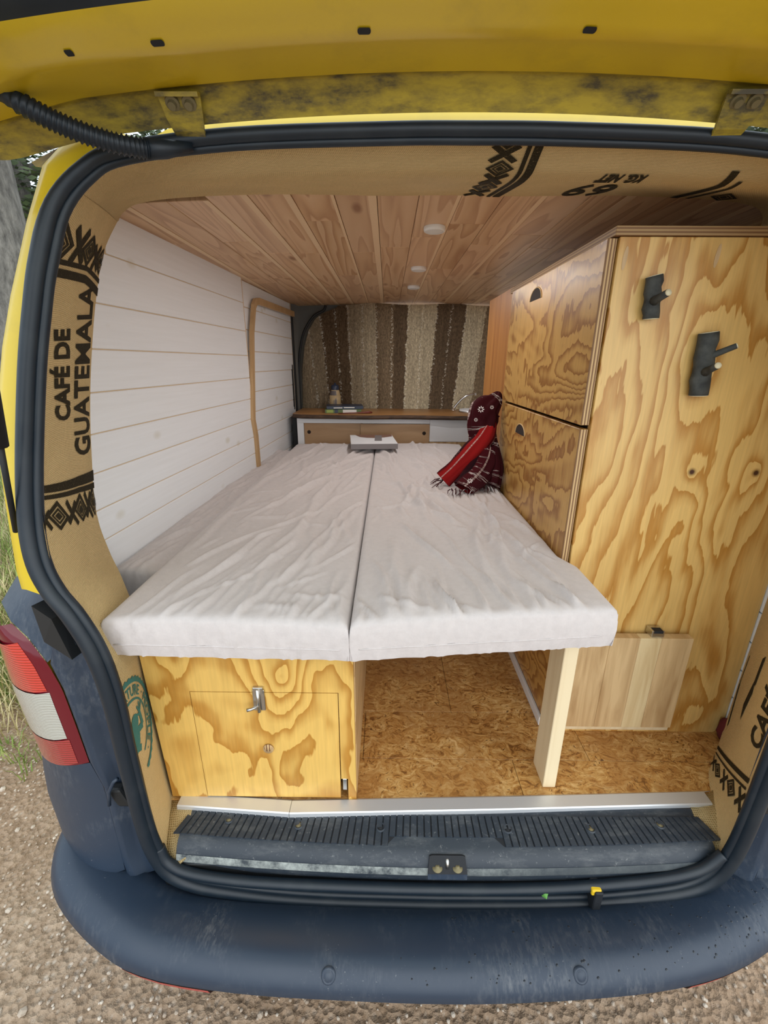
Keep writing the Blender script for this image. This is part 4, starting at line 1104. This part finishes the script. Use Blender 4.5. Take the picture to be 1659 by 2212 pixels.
# bed frame: platform and front leg
bf = thing('bed_frame', (.20, 1.6, 0), 'wooden bed platform with a pale square front leg', 'bed')
box('platform', -.515, .430, .815, 2.62, .4195, .455, M['pale_wood'], bf, .002)
box('leg', .394, .4255, .820, .895, .0, .419, M['pale_wood'], bf, .0015)

# ---------- mattresses
def vnoise(x, y, seed=0):
    xi = np.floor(x).astype(int); yi = np.floor(y).astype(int); xf = x - xi; yf = y - yi
    def h(a, b): 
        v = np.sin(a * 127.1 + b * 311.7 + seed * 74.7) * 43758.5453
        return v - np.floor(v)
    u = xf * xf * (3 - 2 * xf); v = yf * yf * (3 - 2 * yf)
    return (h(xi, yi) * (1 - u) + h(xi + 1, yi) * u) * (1 - v) + (h(xi, yi + 1) * (1 - u) + h(xi + 1, yi + 1) * u) * v
def wrinkle(X, Y, lean, seed, front):
    """loose cloth: individual creases with tapered ends on gentle undulation"""
    rnd = random.Random(int(seed * 100)); xa, xb = X.min(), X.max(); ya, yb_ = Y.min(), Y.max()
    H = .006 * (vnoise(X * 7 + Y, Y * 2.2, seed + 8) - .5) + .0022 * (vnoise(X * 26, Y * 9, seed + 9) - .5)
    def crease(x0, y0, L, tan, cur, sig, amp):
        dy = Y - y0; t = np.clip(dy / L, 0, 1); env = np.sin(np.pi * t) ** .8 * ((dy > 0) & (dy < L))
        xc = x0 + tan * dy + cur * dy * dy + .006 * np.sin(dy * 22 + x0 * 50)
        q = (X - xc) / sig
        return amp * env * (np.exp(-q * q) - .35 * np.exp(-((q - 1.9) ** 2)))
    for k in range(62):                                  # long creases
        y0 = rnd.uniform(ya, yb_ - .2); L = rnd.uniform(.18, .65)
        H = H + crease(rnd.uniform(xa, xb), y0, L, lean + rnd.gauss(0, .13), rnd.gauss(0, .25), rnd.uniform(.0055, .014), rnd.uniform(.0025, .0085))
    for k in range(46):                                  # fine short creases
        H = H + crease(rnd.uniform(xa, xb), rnd.uniform(ya, yb_), rnd.uniform(.06, .2), lean * 1.5 + rnd.gauss(0, .35), rnd.gauss(0, .8), rnd.uniform(.004, .007), rnd.uniform(.0015, .004))
    for k in range(26):                                  # gathers at the front hem
        H = H + crease(rnd.uniform(xa, xb), front - .05, rnd.uniform(.15, .34), rnd.gauss(lean, .15), 0, rnd.uniform(.004, .008), rnd.uniform(.002, .0055))
    for k in range(14):                                  # a few creases across
        x0 = rnd.uniform(xa, xb); y0 = rnd.uniform(ya, yb_); L = rnd.uniform(.08, .22); dx = X - x0; t = np.clip(dx / L, 0, 1)
        env = np.sin(np.pi * t) * ((dx > 0) & (dx < L)); yc = y0 + rnd.gauss(0, .3) * dx; q = (Y - yc) / rnd.uniform(.007, .012)
        H = H + rnd.uniform(.002, .0045) * env * np.exp(-q * q)
    return H
def mattress(name, x0, x1, yf0, yf1, yb, z0, zt, lean, seed, label, notch=None, piping=True, amp=1.0):
    t = thing(name, ((x0 + x1) / 2, (yf0 + yb) / 2, z0), label, 'mattress', 'bed mattresses')
    T = zt - z0
    edge = [(.003, 0), (0, .2), (-.002, .45), (-.0015, .68), (0, .86), (.003, .95), (.009, .99)]
    W = x1 - x0; L = yb - min(yf0, yf1)
    nx = int(W / .0055); ny = int(L / .0075)
    ex = [(o, h) for o, h in edge] + [(.016 + (W - .032) * i / nx, 1.0) for i in range(nx + 1)] + [(W - o, h) for o, h in edge[::-1]]
    ey = [(o, h) for o, h in edge] + [(.016 + (L - .032) * i / ny, 1.0) for i in range(ny + 1)] + [(L - o, h) for o, h in edge[::-1]]
    EX, EXH = np.array(ex).T; EY, EYH = np.array(ey).T
    Xg, Yg = np.meshgrid(EX, EY); HX_, HY_ = np.meshgrid(EXH, EYH)
    H = np.minimum(HX_, HY_)
    sfront = 1 - Yg / L
    X = x0 + Xg; Y = (yf0 + (yf1 - yf0) * (Xg / W)) * sfront + yb * (1 - sfront)
    if notch:                                            # right edge steps in behind the wardrobe corner
        yn, xin = notch; k = np.clip((Y - yn) / .06, 0, 1); X = x0 + Xg * (1 - k * (1 - (xin - x0) / W))
    wr_ = wrinkle(X, Y, lean, seed, min(yf0, yf1)) * amp
    soft = np.clip(H, 0, 1)
    dome = .006 * np.sin(np.pi * np.clip(Xg / W, 0, 1))
    edge_fade = np.clip(np.minimum(np.minimum(Xg, W - Xg), np.minimum(Yg, L - Yg)) / .03, .25, 1)
    Z = z0 + T * H + (wr_ * edge_fade - .003 + dome) * (soft ** 3)
    # creases on the front face
    ff = np.where((HY_ < .99) & (sfront > .5), 1.0, 0.0) * np.clip(HX_, 0, 1)
    Y = Y - ff * (.004 * (1 - np.abs(2 * vnoise(X * 55 + Z * 20, Z * 30, seed + 11) - 1)) ** 2 + .004 * vnoise(X * 14, Z * 12, seed + 12)) + ff * .002
    Z = Z - np.where((HY_ < .05) & (sfront > .5), .003 * vnoise(X * 9, X * 0, seed + 20), 0)
    nr, nc = X.shape
    V = np.stack([X, Y, Z], -1).reshape(-1, 3)
    new_obj('cover', mesh_of(V.tolist(), grid_faces(nr, nc), 'cover', True), M['sheet'], t)
    if piping:
        j = 1; P = []
        for i in range(7, nc - 7, 4):
            a, b = V[1 * nc + i], V[2 * nc + i]; P.append(Vector(a).lerp(Vector(b), .45) + Vector((0, -.0004, 0)))
        tube('piping', P, .0013, M['sheet'], t, 6)
mattress('mattress', -.535, -.0700, .712, .700, 2.58, .462, .545, .24, 1.0, 'left mattress in wrinkled beige sheet on the storage box', amp=1.3)
mattress('mattress', -.0660, .4560, .700, .757, 2.60, .462, .548, -.16, 7.0, 'right mattress in wrinkled beige sheet beside the wardrobe', notch=(.95, .431), amp=1.7)
mattress('side_cushion', -.692, -.538, .985, .985, 2.56, .39, .505, .25, 13.0, 'narrow beige cushion between left mattress and white wall', piping=False, amp=.8)

# ---------- bench at the far end
bn = thing('sideboard', (-.05, 2.9, 0), 'white low cabinet with two brown sliding doors behind the bed', 'cabinet')
box('body', -.560, .62, 2.775, 3.06, .30, .672, M['white'], bn, .001)
box('top_rail', -.560, .262, 2.752, 2.774, .642, .672, M['white'], bn, .001)
box('side_rail', -.560, -.520, 2.752, 2.774, .30, .6415, M['white'], bn, .001)
box('white_panel', .2625, .62, 2.750, 2.774, .532, .672, M['white'], bn, .001)
box('lower_rail', .2625, .62, 2.754, 2.774, .30, .531, M['oak1'], bn, .001)
for xa, xb, yy, hx in ((-.519, -.155, 2.764, -.490), (-.166, .261, 2.744, .228)):
    d = box('sliding_door', xa, xb, yy, yy + .007, .36, .640, M['beech_door'], bn, .0008)
    lathe('finger_hole', [(.0001, -.0012), (.0105, -.0012), (.0115, .0002)], (hx, yy - .0002, .585), M['dark_hole'], d, 18, 'y')
# dark end of the bench on its left (wheel arch corner)
box('dark_end', -.60, -.562, 2.80, 3.06, .30, .67, M['black'], bn, .001)
# live-edge worktop
def worktop():
    t = thing('worktop', (.03, 2.9, .672), 'brown live edge wooden worktop with dark bark rim', 'worktop')
    n = 40; top = []; 
    xs = np.linspace(-.585, .64, n)
    fy = [2.700 + .012 * math.sin(i * .35) + .008 * mnoise.noise((i * .3, 0, 0)) + (.05 * ((i - 3) / 3 if i < 3 else 0) ** 2) for i in range(n)]
    rows = [[(x, 3.10, .672) for x in xs], [(x, y + .010, .672) for x, y in zip(xs, fy)], [(x, y + .002, .676) for x, y in zip(xs, fy)], [(x, y, .686) for x, y in zip(xs, fy)], [(x, y + .010, .697) for x, y in zip(xs, fy)]]
    loft('bark_edge', rows, M['bark_edge'], t)
    loft('top', [[(x, y + .010, .697) for x, y in zip(xs, fy)], [(x, y + .014, .699) for x, y in zip(xs, fy)], [(x, 3.10, .699) for x in xs]], M['worktop'], t)
worktop()
# on the worktop
def book(name, x0, x1, y0, y1, z0, z1, cov, label, rot=0.0, extra=None):
    cx, cy = (x0 + x1) / 2, (y0 + y1) / 2
    t = thing(name, (cx, cy, z0), label, 'book')
    R = Matrix.Rotation(rot, 3, 'Z'); 
    def part(nm, a, b, c, d, e, f, mt):
        bm = bmesh.new(); add_box(bm, a, b, c, d, e, f, .0006)
        for v in bm.verts: v.co = R @ (v.co - Vector((cx, cy, 0))) + Vector((cx, cy, 0))
        return new_obj(nm, bm_mesh(bm), M[mt], t)
    part('pages', x0 + .004, x1 - .003, y0 + .0022, y1 - .004, z0 + .0022, z1 - .0022, 'paper')
    part('cover', x0, x1, y0, y1, z0, z0 + .002, cov); part('cover', x0, x1, y0, y1, z1 - .002, z1, cov); part('spine', x0, x1, y0, y0 + .002, z0, z1, cov)
    for e in (extra or ()): part(*e)
book('book', -.395, -.170, 2.790, 2.93, .699, .722, 'book_green', 'green and white book at the bottom of the worktop pile', 0.10,
     [('spine_panel', -.285, -.200, 2.7885, 2.7902, .7015, .7200, 'paper'), ('spine_panel', -.335, -.315, 2.7885, 2.7902, .7005, .7210, 'book_navy'), ('spine_panel', -.385, -.345, 2.7885, 2.7902, .7010, .7205, 'lime')])
book('book', -.388, -.160, 2.800, 2.94, .7222, .742, 'book_navy', 'navy blue book on top of the worktop pile', 0.13,
     [('spine_panel', -.345, -.290, 2.7985, 2.8002, .7275, .7335, 'paper'), ('spine_panel', -.282, -.215, 2.7985, 2.8002, .7290, .7350, 'paper')])
bt = thing('bottle', (-.345, 2.985, .699), 'tan and grey drinking bottle with dark cap behind the books', 'bottle')
lathe('body', [(.0001, 0), (.036, 0), (.037, .008), (.036, .06), (.034, .095), (.028, .122), (.024, .132), (.0001, .133)], (-.345, 2.985, .699), M['bottle_tan'], bt, 24)
lathe('sleeve', [(.0378, .004), (.0378, .058), (.0366, .096), (.0362, .096)], (-.3462, 2.9845, .699), M['bottle_tan'], bt, 24)
V = []; F = []; n = 10
for i in range(n + 1):
    a = math.radians(150 + 140 * i / n)
    for z, r in ((.006, .0386), (.06, .0384), (.096, .0362), (.124, .0292)): V.append((-.345 + r * math.cos(a), 2.985 + r * math.sin(a), .699 + z))
for i in range(n):
    for k in range(3): F.append((i * 4 + k, i * 4 + 4 + k, i * 4 + 5 + k, i * 4 + 1 + k))
new_obj('grey_label', mesh_of(V, F, 'l', True), M['bottle_grey'], bt)
lathe('cap', [(.0255, .128), (.026, .150), (.020, .160), (.008, .163), (.006, .172), (.0001, .173)], (-.345, 2.985, .699), M['book_navy'], bt, 20)
pk = tag(tube('wooden_spoon', [(-.30, 2.735, .7035), (-.20, 2.760, .7045), (-.14, 2.775, .706), (-.115, 2.782, .706), (-.095, 2.787, .7055)], [.003, .0035, .006, .009, .004], M['brown_stick'], None, 8), 'dark red wooden spoon beside the books on the worktop', 'spoon')
# tap and small basin
fc = thing('tap', (.455, 2.99, .699), 'curved chrome tap standing on the worktop', 'tap')
tube('spout', catmull([(.440, 3.0, .700), (.452, 3.0, .730), (.490, 2.995, .775), (.530, 2.99, .800), (.575, 2.985, .812)], 5), [.0075] * 16 + [.007] * 4 + [.006], M['chrome'], fc, 10)
lathe('base', [(.0001, 0), (.02, 0), (.02, .006), (.012, .010), (.009, .02)], (.440, 3.0, .6992), M['chrome'], fc, 18)
tube('outlet', [(.574, 2.985, .816), (.576, 2.985, .798)], .007, M['chrome'], fc, 10)
bs = thing('basin', (.535, 2.91, .699), 'small white and steel basin edge set in the worktop', 'basin')
lathe('bowl', [(.0001, .003), (.050, .003), (.062, .012), (.066, .018), (.070, .018), (.071, .0)], (.535, 2.91, .6992), M['white'], bs, 28)
lathe('rim', [(.071, .0), (.074, .004), (.071, .008)], (.535, 2.91, .6992), M['steel'], bs, 28)
# big white book on the bed
def bed_book():
    t = thing('book', (-.08, 2.44, .55), 'large white softcover book lying on the bed over the seam', 'book')
    R = Matrix.Rotation(.10, 3, 'Z'); c = Vector((-.080, 2.455, 0)); z0 = .566
    def part(nm, a, b, cc, d, e, f, mt):
        bm = bmesh.new(); add_box(bm, a, b, cc, d, e, f, .0008)
        for v in bm.verts: v.co = R @ v.co + c
        return new_obj(nm, bm_mesh(bm), M[mt], t)
    part('pages', -.122, .119, -.148, .148, z0 + .002, z0 + .026, 'paper')
    part('cover', -.125, .122, -.151, .151, z0 + .026, z0 + .0285, 'white'); part('cover', -.125, .122, -.151, .151, z0, z0 + .002, 'white'); part('spine', -.125, .122, -.1525, -.151, z0, z0 + .0285, 'print_grey')
    V = [(-.095, .150), (.120, .150), (.118, .090), (.07, .055), (.02, .035), (-.03, .045), (-.07, .075)]
    pts = [R @ Vector((x, y, z0 + .0289)) + c for x, y in V]; new_obj('cover_print', mesh_of(pts, [tuple(range(len(V)))], 'p'), M['print_brown'], t)
    V = [(.005, -.06), (.045, -.06), (.06, .13), (.02, .13)]
    pts = [R @ Vector((x, y, z0 + .0293)) + c for x, y in V]; new_obj('cover_print', mesh_of(pts, [(0, 1, 2, 3)], 'p'), M['print_grey'], t)
bed_book()

# ---------- blanket curtain
def curtain():
    nz, nx = 70, 150; rows = []
    def left(z):
        L = [(.60, -.585), (.70, -.588), (.95, -.578), (1.10, -.555), (1.20, -.525), (1.27, -.475), (1.31, -.415), (1.345, -.33)]
        for (a, p), (b, q) in zip(L[:-1], L[1:]):
            if z <= b: return p + (q - p) * (z - a) / (b - a)
        return L[-1][1]
    for i in range(nz):
        t = i / (nz - 1); z = .60 + t * .755; r = []
        xl = left(z); xr = .70
        for j in range(nx):
            x = xl + (xr - xl) * j / (nx - 1)
            y = 3.12 + .012 * math.sin(x * 17 + 1.5 * (1 - t)) * (1 - .5 * t) + .006 * math.sin(x * 41 + z * 3) + .010 * mnoise.noise((x * 5, z * 4, 0)) + .05 * max(0, (-.38 - x)) ** 1.0
            sag = .012 * abs(math.sin((x + .1) * 6)) * (t ** 12)
            r.append((x, y, z - sag + (.012 * (1 - ((x - .15) / .6) ** 2)) * t ** 6))
        rows.append(r)
    o = loft('blanket_curtain', rows, M['blanket'], None, True, True)
    tag(o, 'striped brown and cream woven blanket hung as a curtain behind the bench', 'curtain')
curtain()
# grey cab pillar and door seal left of the curtain
bp = thing('cab_pillar', (-.60, 3.1, .3), 'dark grey door pillar with black seal left of the blanket', 'pillar')
loft('pillar_cover', [[(-.625, 3.03, z), (-.605, 3.06, z), (-.59, 3.17, z), (-.10, 3.20, z)] for z in (.28, .9, 1.42)], M['cab_grey'], bp)
tube('door_seal', catmull([(-.600, 3.10, .55), (-.596, 3.10, .95), (-.570, 3.10, 1.13), (-.532, 3.10, 1.22), (-.478, 3.10, 1.285), (-.42, 3.105, 1.315), (-.405, 3.11, 1.345)], 5), .008, M['black'], bp, 8)
box('door_gap', -.616, -.604, 3.005, 3.03, .45, 1.30, M['black'], bp, .003)
box('handle_bar', -.640, -.612, 2.955, 2.985, .70, .985, M['black'], bp, .006, 2)
box('handle_recess', -.6425, -.611, 2.945, 2.960, .72, .955, M['black'], bp, .004)

# ---------- puck lights
for x, y, lb in ((.129, 1.44, 'white round ceiling light nearest the rear opening'), (.121, 2.0, 'white round ceiling light, middle of the three'), (.126, 2.46, 'white round ceiling light nearest the blanket')):
    z = ceil_z(x); t = thing('ceiling_light', (x, y, z), lb, 'light', 'round ceiling lights')
    lathe('housing', [(.0305, 0), (.0312, -.006), (.0295, -.011), (.0265, -.0125), (.0255, -.0115)], (x, y, z - .0002), M['led_white'], t, 32)
    lathe('diffuser', [(.0001, -.0122), (.020, -.0120), (.0258, -.0112), (.0258, -.005)], (x, y, z - .0002), M['led_lens'], t, 32)
    ld = bpy.data.lights.new('lamp_light', 'AREA'); ld.shape = 'DISK'; ld.size = .046; ld.energy = 1.35; ld.color = (1.0, .985, .97)
    lo = bpy.data.objects.new('lamp_light', ld); COL.objects.link(lo); lo.parent = t; lo.location = (0, 0, -.0145)

# ---------- red scarf
def scarf():
    t = thing('scarf', (.36, 1.70, .55), 'red and black patterned scarf hanging from the cabinet onto the bed', 'scarf')
    def bundle(name, path, rx, ry, folds, seed, nseg=56, u0=0.0, uw=1.0):
        P = catmull(path, 8); n = len(P); rows = []
        RX = np.interp(np.linspace(0, 1, n), np.linspace(0, 1, len(rx)), rx); RY = np.interp(np.linspace(0, 1, n), np.linspace(0, 1, len(ry)), ry)
        for i, p in enumerate(P):
            tt = (P[min(i + 1, n - 1)] - P[max(i - 1, 0)]).normalized()
            a = Vector((1, -.15, 0)); a = (a - tt * a.dot(tt)).normalized(); b = tt.cross(a)
            r = []
            for k in range(nseg + 1):
                th = 2 * math.pi * k / nseg
                m = 1 + folds * (math.sin(th * 5 + seed + i * .10) * .5 + math.sin(th * 9 - i * .07 + seed * 2) * .35) + .12 * mnoise.noise((math.cos(th) * 2, math.sin(th) * 2, i * .12 + seed))
                r.append(p + a * math.cos(th) * RX[i] * m + b * math.sin(th) * RY[i] * m)
            rows.append(r)
        o = loft(name, rows, M['scarf'], t, True, False)
        me = o.data; uv = me.uv_layers.new(name='UVMap'); nc = nseg + 1
        li = np.empty(len(me.loops), dtype=np.int32); me.loops.foreach_get('vertex_index', li)
        U = np.stack([u0 + uw * (li % nc) / nseg, (li // nc) / n], -1); uv.data.foreach_set('uv', U.astype(np.float32).ravel())
        return P
    bundle('upper_drape', [(.424, 1.735, .893), (.405, 1.72, .865), (.372, 1.71, .835), (.364, 1.705, .79), (.368, 1.70, .74), (.372, 1.695, .69), (.375, 1.69, .64), (.385, 1.69, .585)],
           [.010, .030, .056, .058, .052, .050, .052, .045], [.010, .022, .034, .036, .034, .034, .034, .03], .16, 1.0, 64, .115, .10)
    bundle('left_tail', [(.400, 1.705, .800), (.372, 1.668, .745), (.325, 1.650, .690), (.285, 1.645, .645), (.245, 1.64, .603), (.215, 1.635, .575)],
           [.014, .034, .036, .034, .032, .034], [.010, .022, .020, .018, .014, .010], .14, 2.2, 48, .95, .34)
    bundle('front_tail', [(.385, 1.650, .700), (.370, 1.630, .655), (.345, 1.600, .615), (.310, 1.565, .588), (.275, 1.535, .572)],
           [.020, .042, .046, .046, .042], [.012, .026, .024, .020, .012], .18, 4.0, 48, .10, .30)
    bundle('right_tail', [(.405, 1.685, .730), (.408, 1.615, .640), (.398, 1.590, .600), (.385, 1.575, .572)],
           [.010, .022, .028, .034], [.010, .020, .020, .014], .18, 6.0, 40, .11, .12)
    rnd = random.Random(5)
    for (c, sp, dirv, cnt) in (((.210, 1.63, .572), (.012, .03, .006), (-.03, -.03, -.012), 12), ((.268, 1.525, .566), (.045, .012, .006), (-.012, -.045, -.006), 16), ((.375, 1.565, .566), (.03, .012, .006), (-.004, -.04, -.006), 10)):
        for k in range(cnt):
            a = Vector((c[0] + rnd.uniform(-1, 1) * sp[0], c[1] + rnd.uniform(-1, 1) * sp[1], c[2] + rnd.uniform(0, 1) * sp[2]))
            d = Vector(dirv) + Vector((rnd.uniform(-.012, .012), rnd.uniform(-.012, .012), 0))
            tube('fringe', [a, a + d * .5 + Vector((rnd.uniform(-.004, .004), 0, .004)), a + d], [.0022, .0018, .001], M['fringe_w'] if k % 4 == 0 else M['fringe'], t, 5)
    # embroidered flowers
    for c, s, nrm in (((.345, 1.662, .838), .013, (-.25, -1, .25)), ((.385, 1.668, .845), .008, (.1, -1, .2)), ((.300, 1.540, .596), .012, (-.3, -.6, .8)), ((.33, 1.664, .80), .008, (-.5, -1, .0))):
        q = Vector(nrm).to_track_quat('Z', 'Y').to_matrix(); V = []; F = []
        for k in range(8):
            a = k * math.pi / 4
            for r, w in ((.25, 0), (.65, .17), (1, 0), (.65, -.17)):
                V.append(Vector(c) + q @ Vector(((r * math.cos(a) - w * math.sin(a)) * s, (r * math.sin(a) + w * math.cos(a)) * s, .003)))
            F.append(tuple(range(4 * k, 4 * k + 4)))
        new_obj('flower_motif', mesh_of(V, F, 'fl'), M['flower'], t)
scarf()
# small dark red cloth poking out at the wardrobe's foot
bm = bmesh.new(); bmesh.ops.create_icosphere(bm, subdivisions=3, radius=1)
for v in bm.verts:
    nn = mnoise.noise(v.co * 2.2) * .3; v.co = Vector((.948 + v.co.x * .016 * (1 + nn), .975 + v.co.y * .016 * (1 + nn), .038 + v.co.z * .036 * (1 + nn)))
tag(new_obj('cloth_bundle', bm_mesh(bm, 'c', True), M['red_cloth']), 'dark red cloth bundle wedged at the wardrobe foot', 'cloth')
# green leaf on the sill seal
lf = mesh_of([(.345, .640, -.098), (.352, .632, -.094), (.358, .641, -.090), (.350, .650, -.085), (.343, .648, -.089)], [(0, 1, 2, 3, 4)], 'leaf')
o = new_obj('leaf', lf, M['leaf_bright']); m = o.modifiers.new('t', 'SOLIDIFY'); m.thickness = .001
tag(o, 'small fresh green leaf on the sill edge', 'leaf')

# ================================================================== OUTSIDE
def pebbles():
    rnd = random.Random(11); bm = bmesh.new(); V = []; F = []
    ico = bmesh.new(); bmesh.ops.create_icosphere(ico, subdivisions=1, radius=1); iv = [v.co.copy() for v in ico.verts]; ifc = [tuple(v.index for v in f.verts) for f in ico.faces]; ico.free(); bm.free()
    for k in range(5200):
        if k < 3600: x, y = rnd.uniform(-1.7, 1.6), rnd.uniform(.15, 1.6)
        else: x, y = rnd.uniform(-3.4, -.75), rnd.uniform(.6, 3.4)
        if -.8 < x < 1.05 and y > .85: continue
        s = rnd.uniform(.002, .006) * (1.9 if rnd.random() < .06 else 1)
        z = -0.60 + 0.03 * mnoise.noise((x * 0.8, y * 0.8, 0)) + 0.015 * mnoise.noise((x * 2.5, y * 2.5, 3))
        b = len(V); a, c = rnd.uniform(.7, 1.3), rnd.uniform(.5, .9); th = rnd.uniform(0, 6.28)
        for v in iv: V.append((x + s * (v.x * a * math.cos(th) - v.y * math.sin(th)), y + s * (v.x * a * math.sin(th) + v.y * math.cos(th)), z + s * v.z * c + s * .3))
        F += [tuple(b + i for i in f) for f in ifc]
    tag(new_obj('pebbles', mesh_of(V, F, 'pebbles'), M['pebble']), 'pale pebbles scattered on the dirt track', 'pebbles', kind='stuff')
pebbles()
def grass(name, mat, label, spots, seed):
    rnd = random.Random(seed); V = []; F = []
    for (x0, x1, y0, y1, cnt, h0, h1) in spots:
        for k in range(cnt):
            x, y = rnd.uniform(x0, x1), rnd.uniform(y0, y1); z = -0.60 + 0.03 * mnoise.noise((x * 0.8, y * 0.8, 0)) - .01
            if mnoise.noise((x * 1.3, y * 1.3, seed)) < -.25: continue
            h = rnd.uniform(h0, h1); a = rnd.uniform(0, 6.28); b = rnd.uniform(.2, .9) * h; w = .0028; dx, dy = math.cos(a), math.sin(a)
            i = len(V)
            V += [(x - dy * w, y + dx * w, z), (x + dy * w, y - dx * w, z), (x + dx * b * .4 - dy * w * .8, y + dy * b * .4 + dx * w * .8, z + h * .7), (x + dx * b * .4 + dy * w * .8, y + dy * b * .4 - dx * w * .8, z + h * .7), (x + dx * b, y + dy * b, z + h)]
            F += [(i, i + 1, i + 3, i + 2), (i + 2, i + 3, i + 4)]
    tag(new_obj(name, mesh_of(V, F, name), mat), label, 'grass', kind='stuff')
grass('grass', M['grass'], 'green grass growing beside the track left of the van', [(-6.5, -2.2, 2.0, 7.5, 15000, .12, .42), (-2.4, -1.7, 1.7, 2.6, 1500, .06, .2), (-1.75, -1.45, 1.2, 1.5, 250, .03, .09)], 2)
grass('dry_grass', M['dry_grass'], 'pale dry grass stalks at the edge of the dirt track', [(-3.2, -1.5, 1.5, 2.7, 3200, .08, .28), (-5, -2.2, 2.2, 4.5, 2500, .15, .4)], 3)
def tree(label, base, h, r, crown_c, crown_r, nleaf, seed, trunk_only=False, group=None):
    rnd = random.Random(seed); t = thing('tree', base, label, 'tree', group)
    b = Vector(base)
    P = [b + Vector((.06 * math.sin(k * .9 + seed), .05 * math.cos(k * 1.3 + seed), h * k / 7)) for k in range(8)]
    tube('trunk', P, [r * (1.15 - .09 * k) for k in range(8)], M['tree_bark'], t, 14)
    for k in range(4):
        a = rnd.uniform(0, 6.28); s = P[4 + k % 3]; e = s + Vector((math.cos(a) * crown_r * .7, math.sin(a) * crown_r * .7, rnd.uniform(.3, 1.0) * crown_r * .6))
        tube('branch', [s, s.lerp(e, .5) + Vector((0, 0, .1)), e], [r * .4, r * .25, r * .1], M['tree_bark'], t, 7)
    V = []; F = []; cc = Vector(crown_c)
    clumps = [cc + Vector((rnd.gauss(0, .45), rnd.gauss(0, .45), rnd.gauss(0, .38))) * crown_r for _ in range(34)]
    for k in range(nleaf):
        c = clumps[k % len(clumps)] + Vector((rnd.gauss(0, .16), rnd.gauss(0, .16), rnd.gauss(0, .14))) * crown_r
        s = rnd.uniform(.03, .065) * crown_r ** .5; q = Vector((rnd.gauss(0, 1), rnd.gauss(0, 1), rnd.gauss(0, 1))).to_track_quat('Z', 'Y').to_matrix(); i = len(V)
        for x, y in ((-s, 0), (0, -s * .4), (s, 0), (0, s * .4)): V.append(c + q @ Vector((x, y, 0)))
        F.append((i, i + 1, i + 2, i + 3))
    lv = new_obj('foliage', mesh_of(V, F, 'foliage'), M['leaf'], t); lv['kind'] = 'stuff'
tree('grey barked tree trunk close beside the van on the left', (-2.55, 3.3, -.62), 5.5, .20, (-2.5, 3.4, 4.8), 1.6, 5000, 1)
tree('leafy tree further back on the left behind the grey trunk', (-5.0, 7.0, -.6), 5.5, .20, (-5.0, 7.0, 3.1), 1.6, 6000, 2)
tree('tall leafy tree seen over the roof at left hinge', (-4.2, 13.5, -.6), 7.5, .22, (-4.2, 13.5, 6.2), 2.6, 7000, 3)
tree('tall leafy tree seen over the roof at right hinge', (6.2, 10.0, -.6), 7.5, .22, (6.0, 10.0, 5.0), 2.8, 7000, 4)
tree('bushy tree at the far left edge of the track', (-12.6, 7.0, -.6), 5.0, .2, (-12.6, 7.0, 3.0), 2.0, 6000, 5)
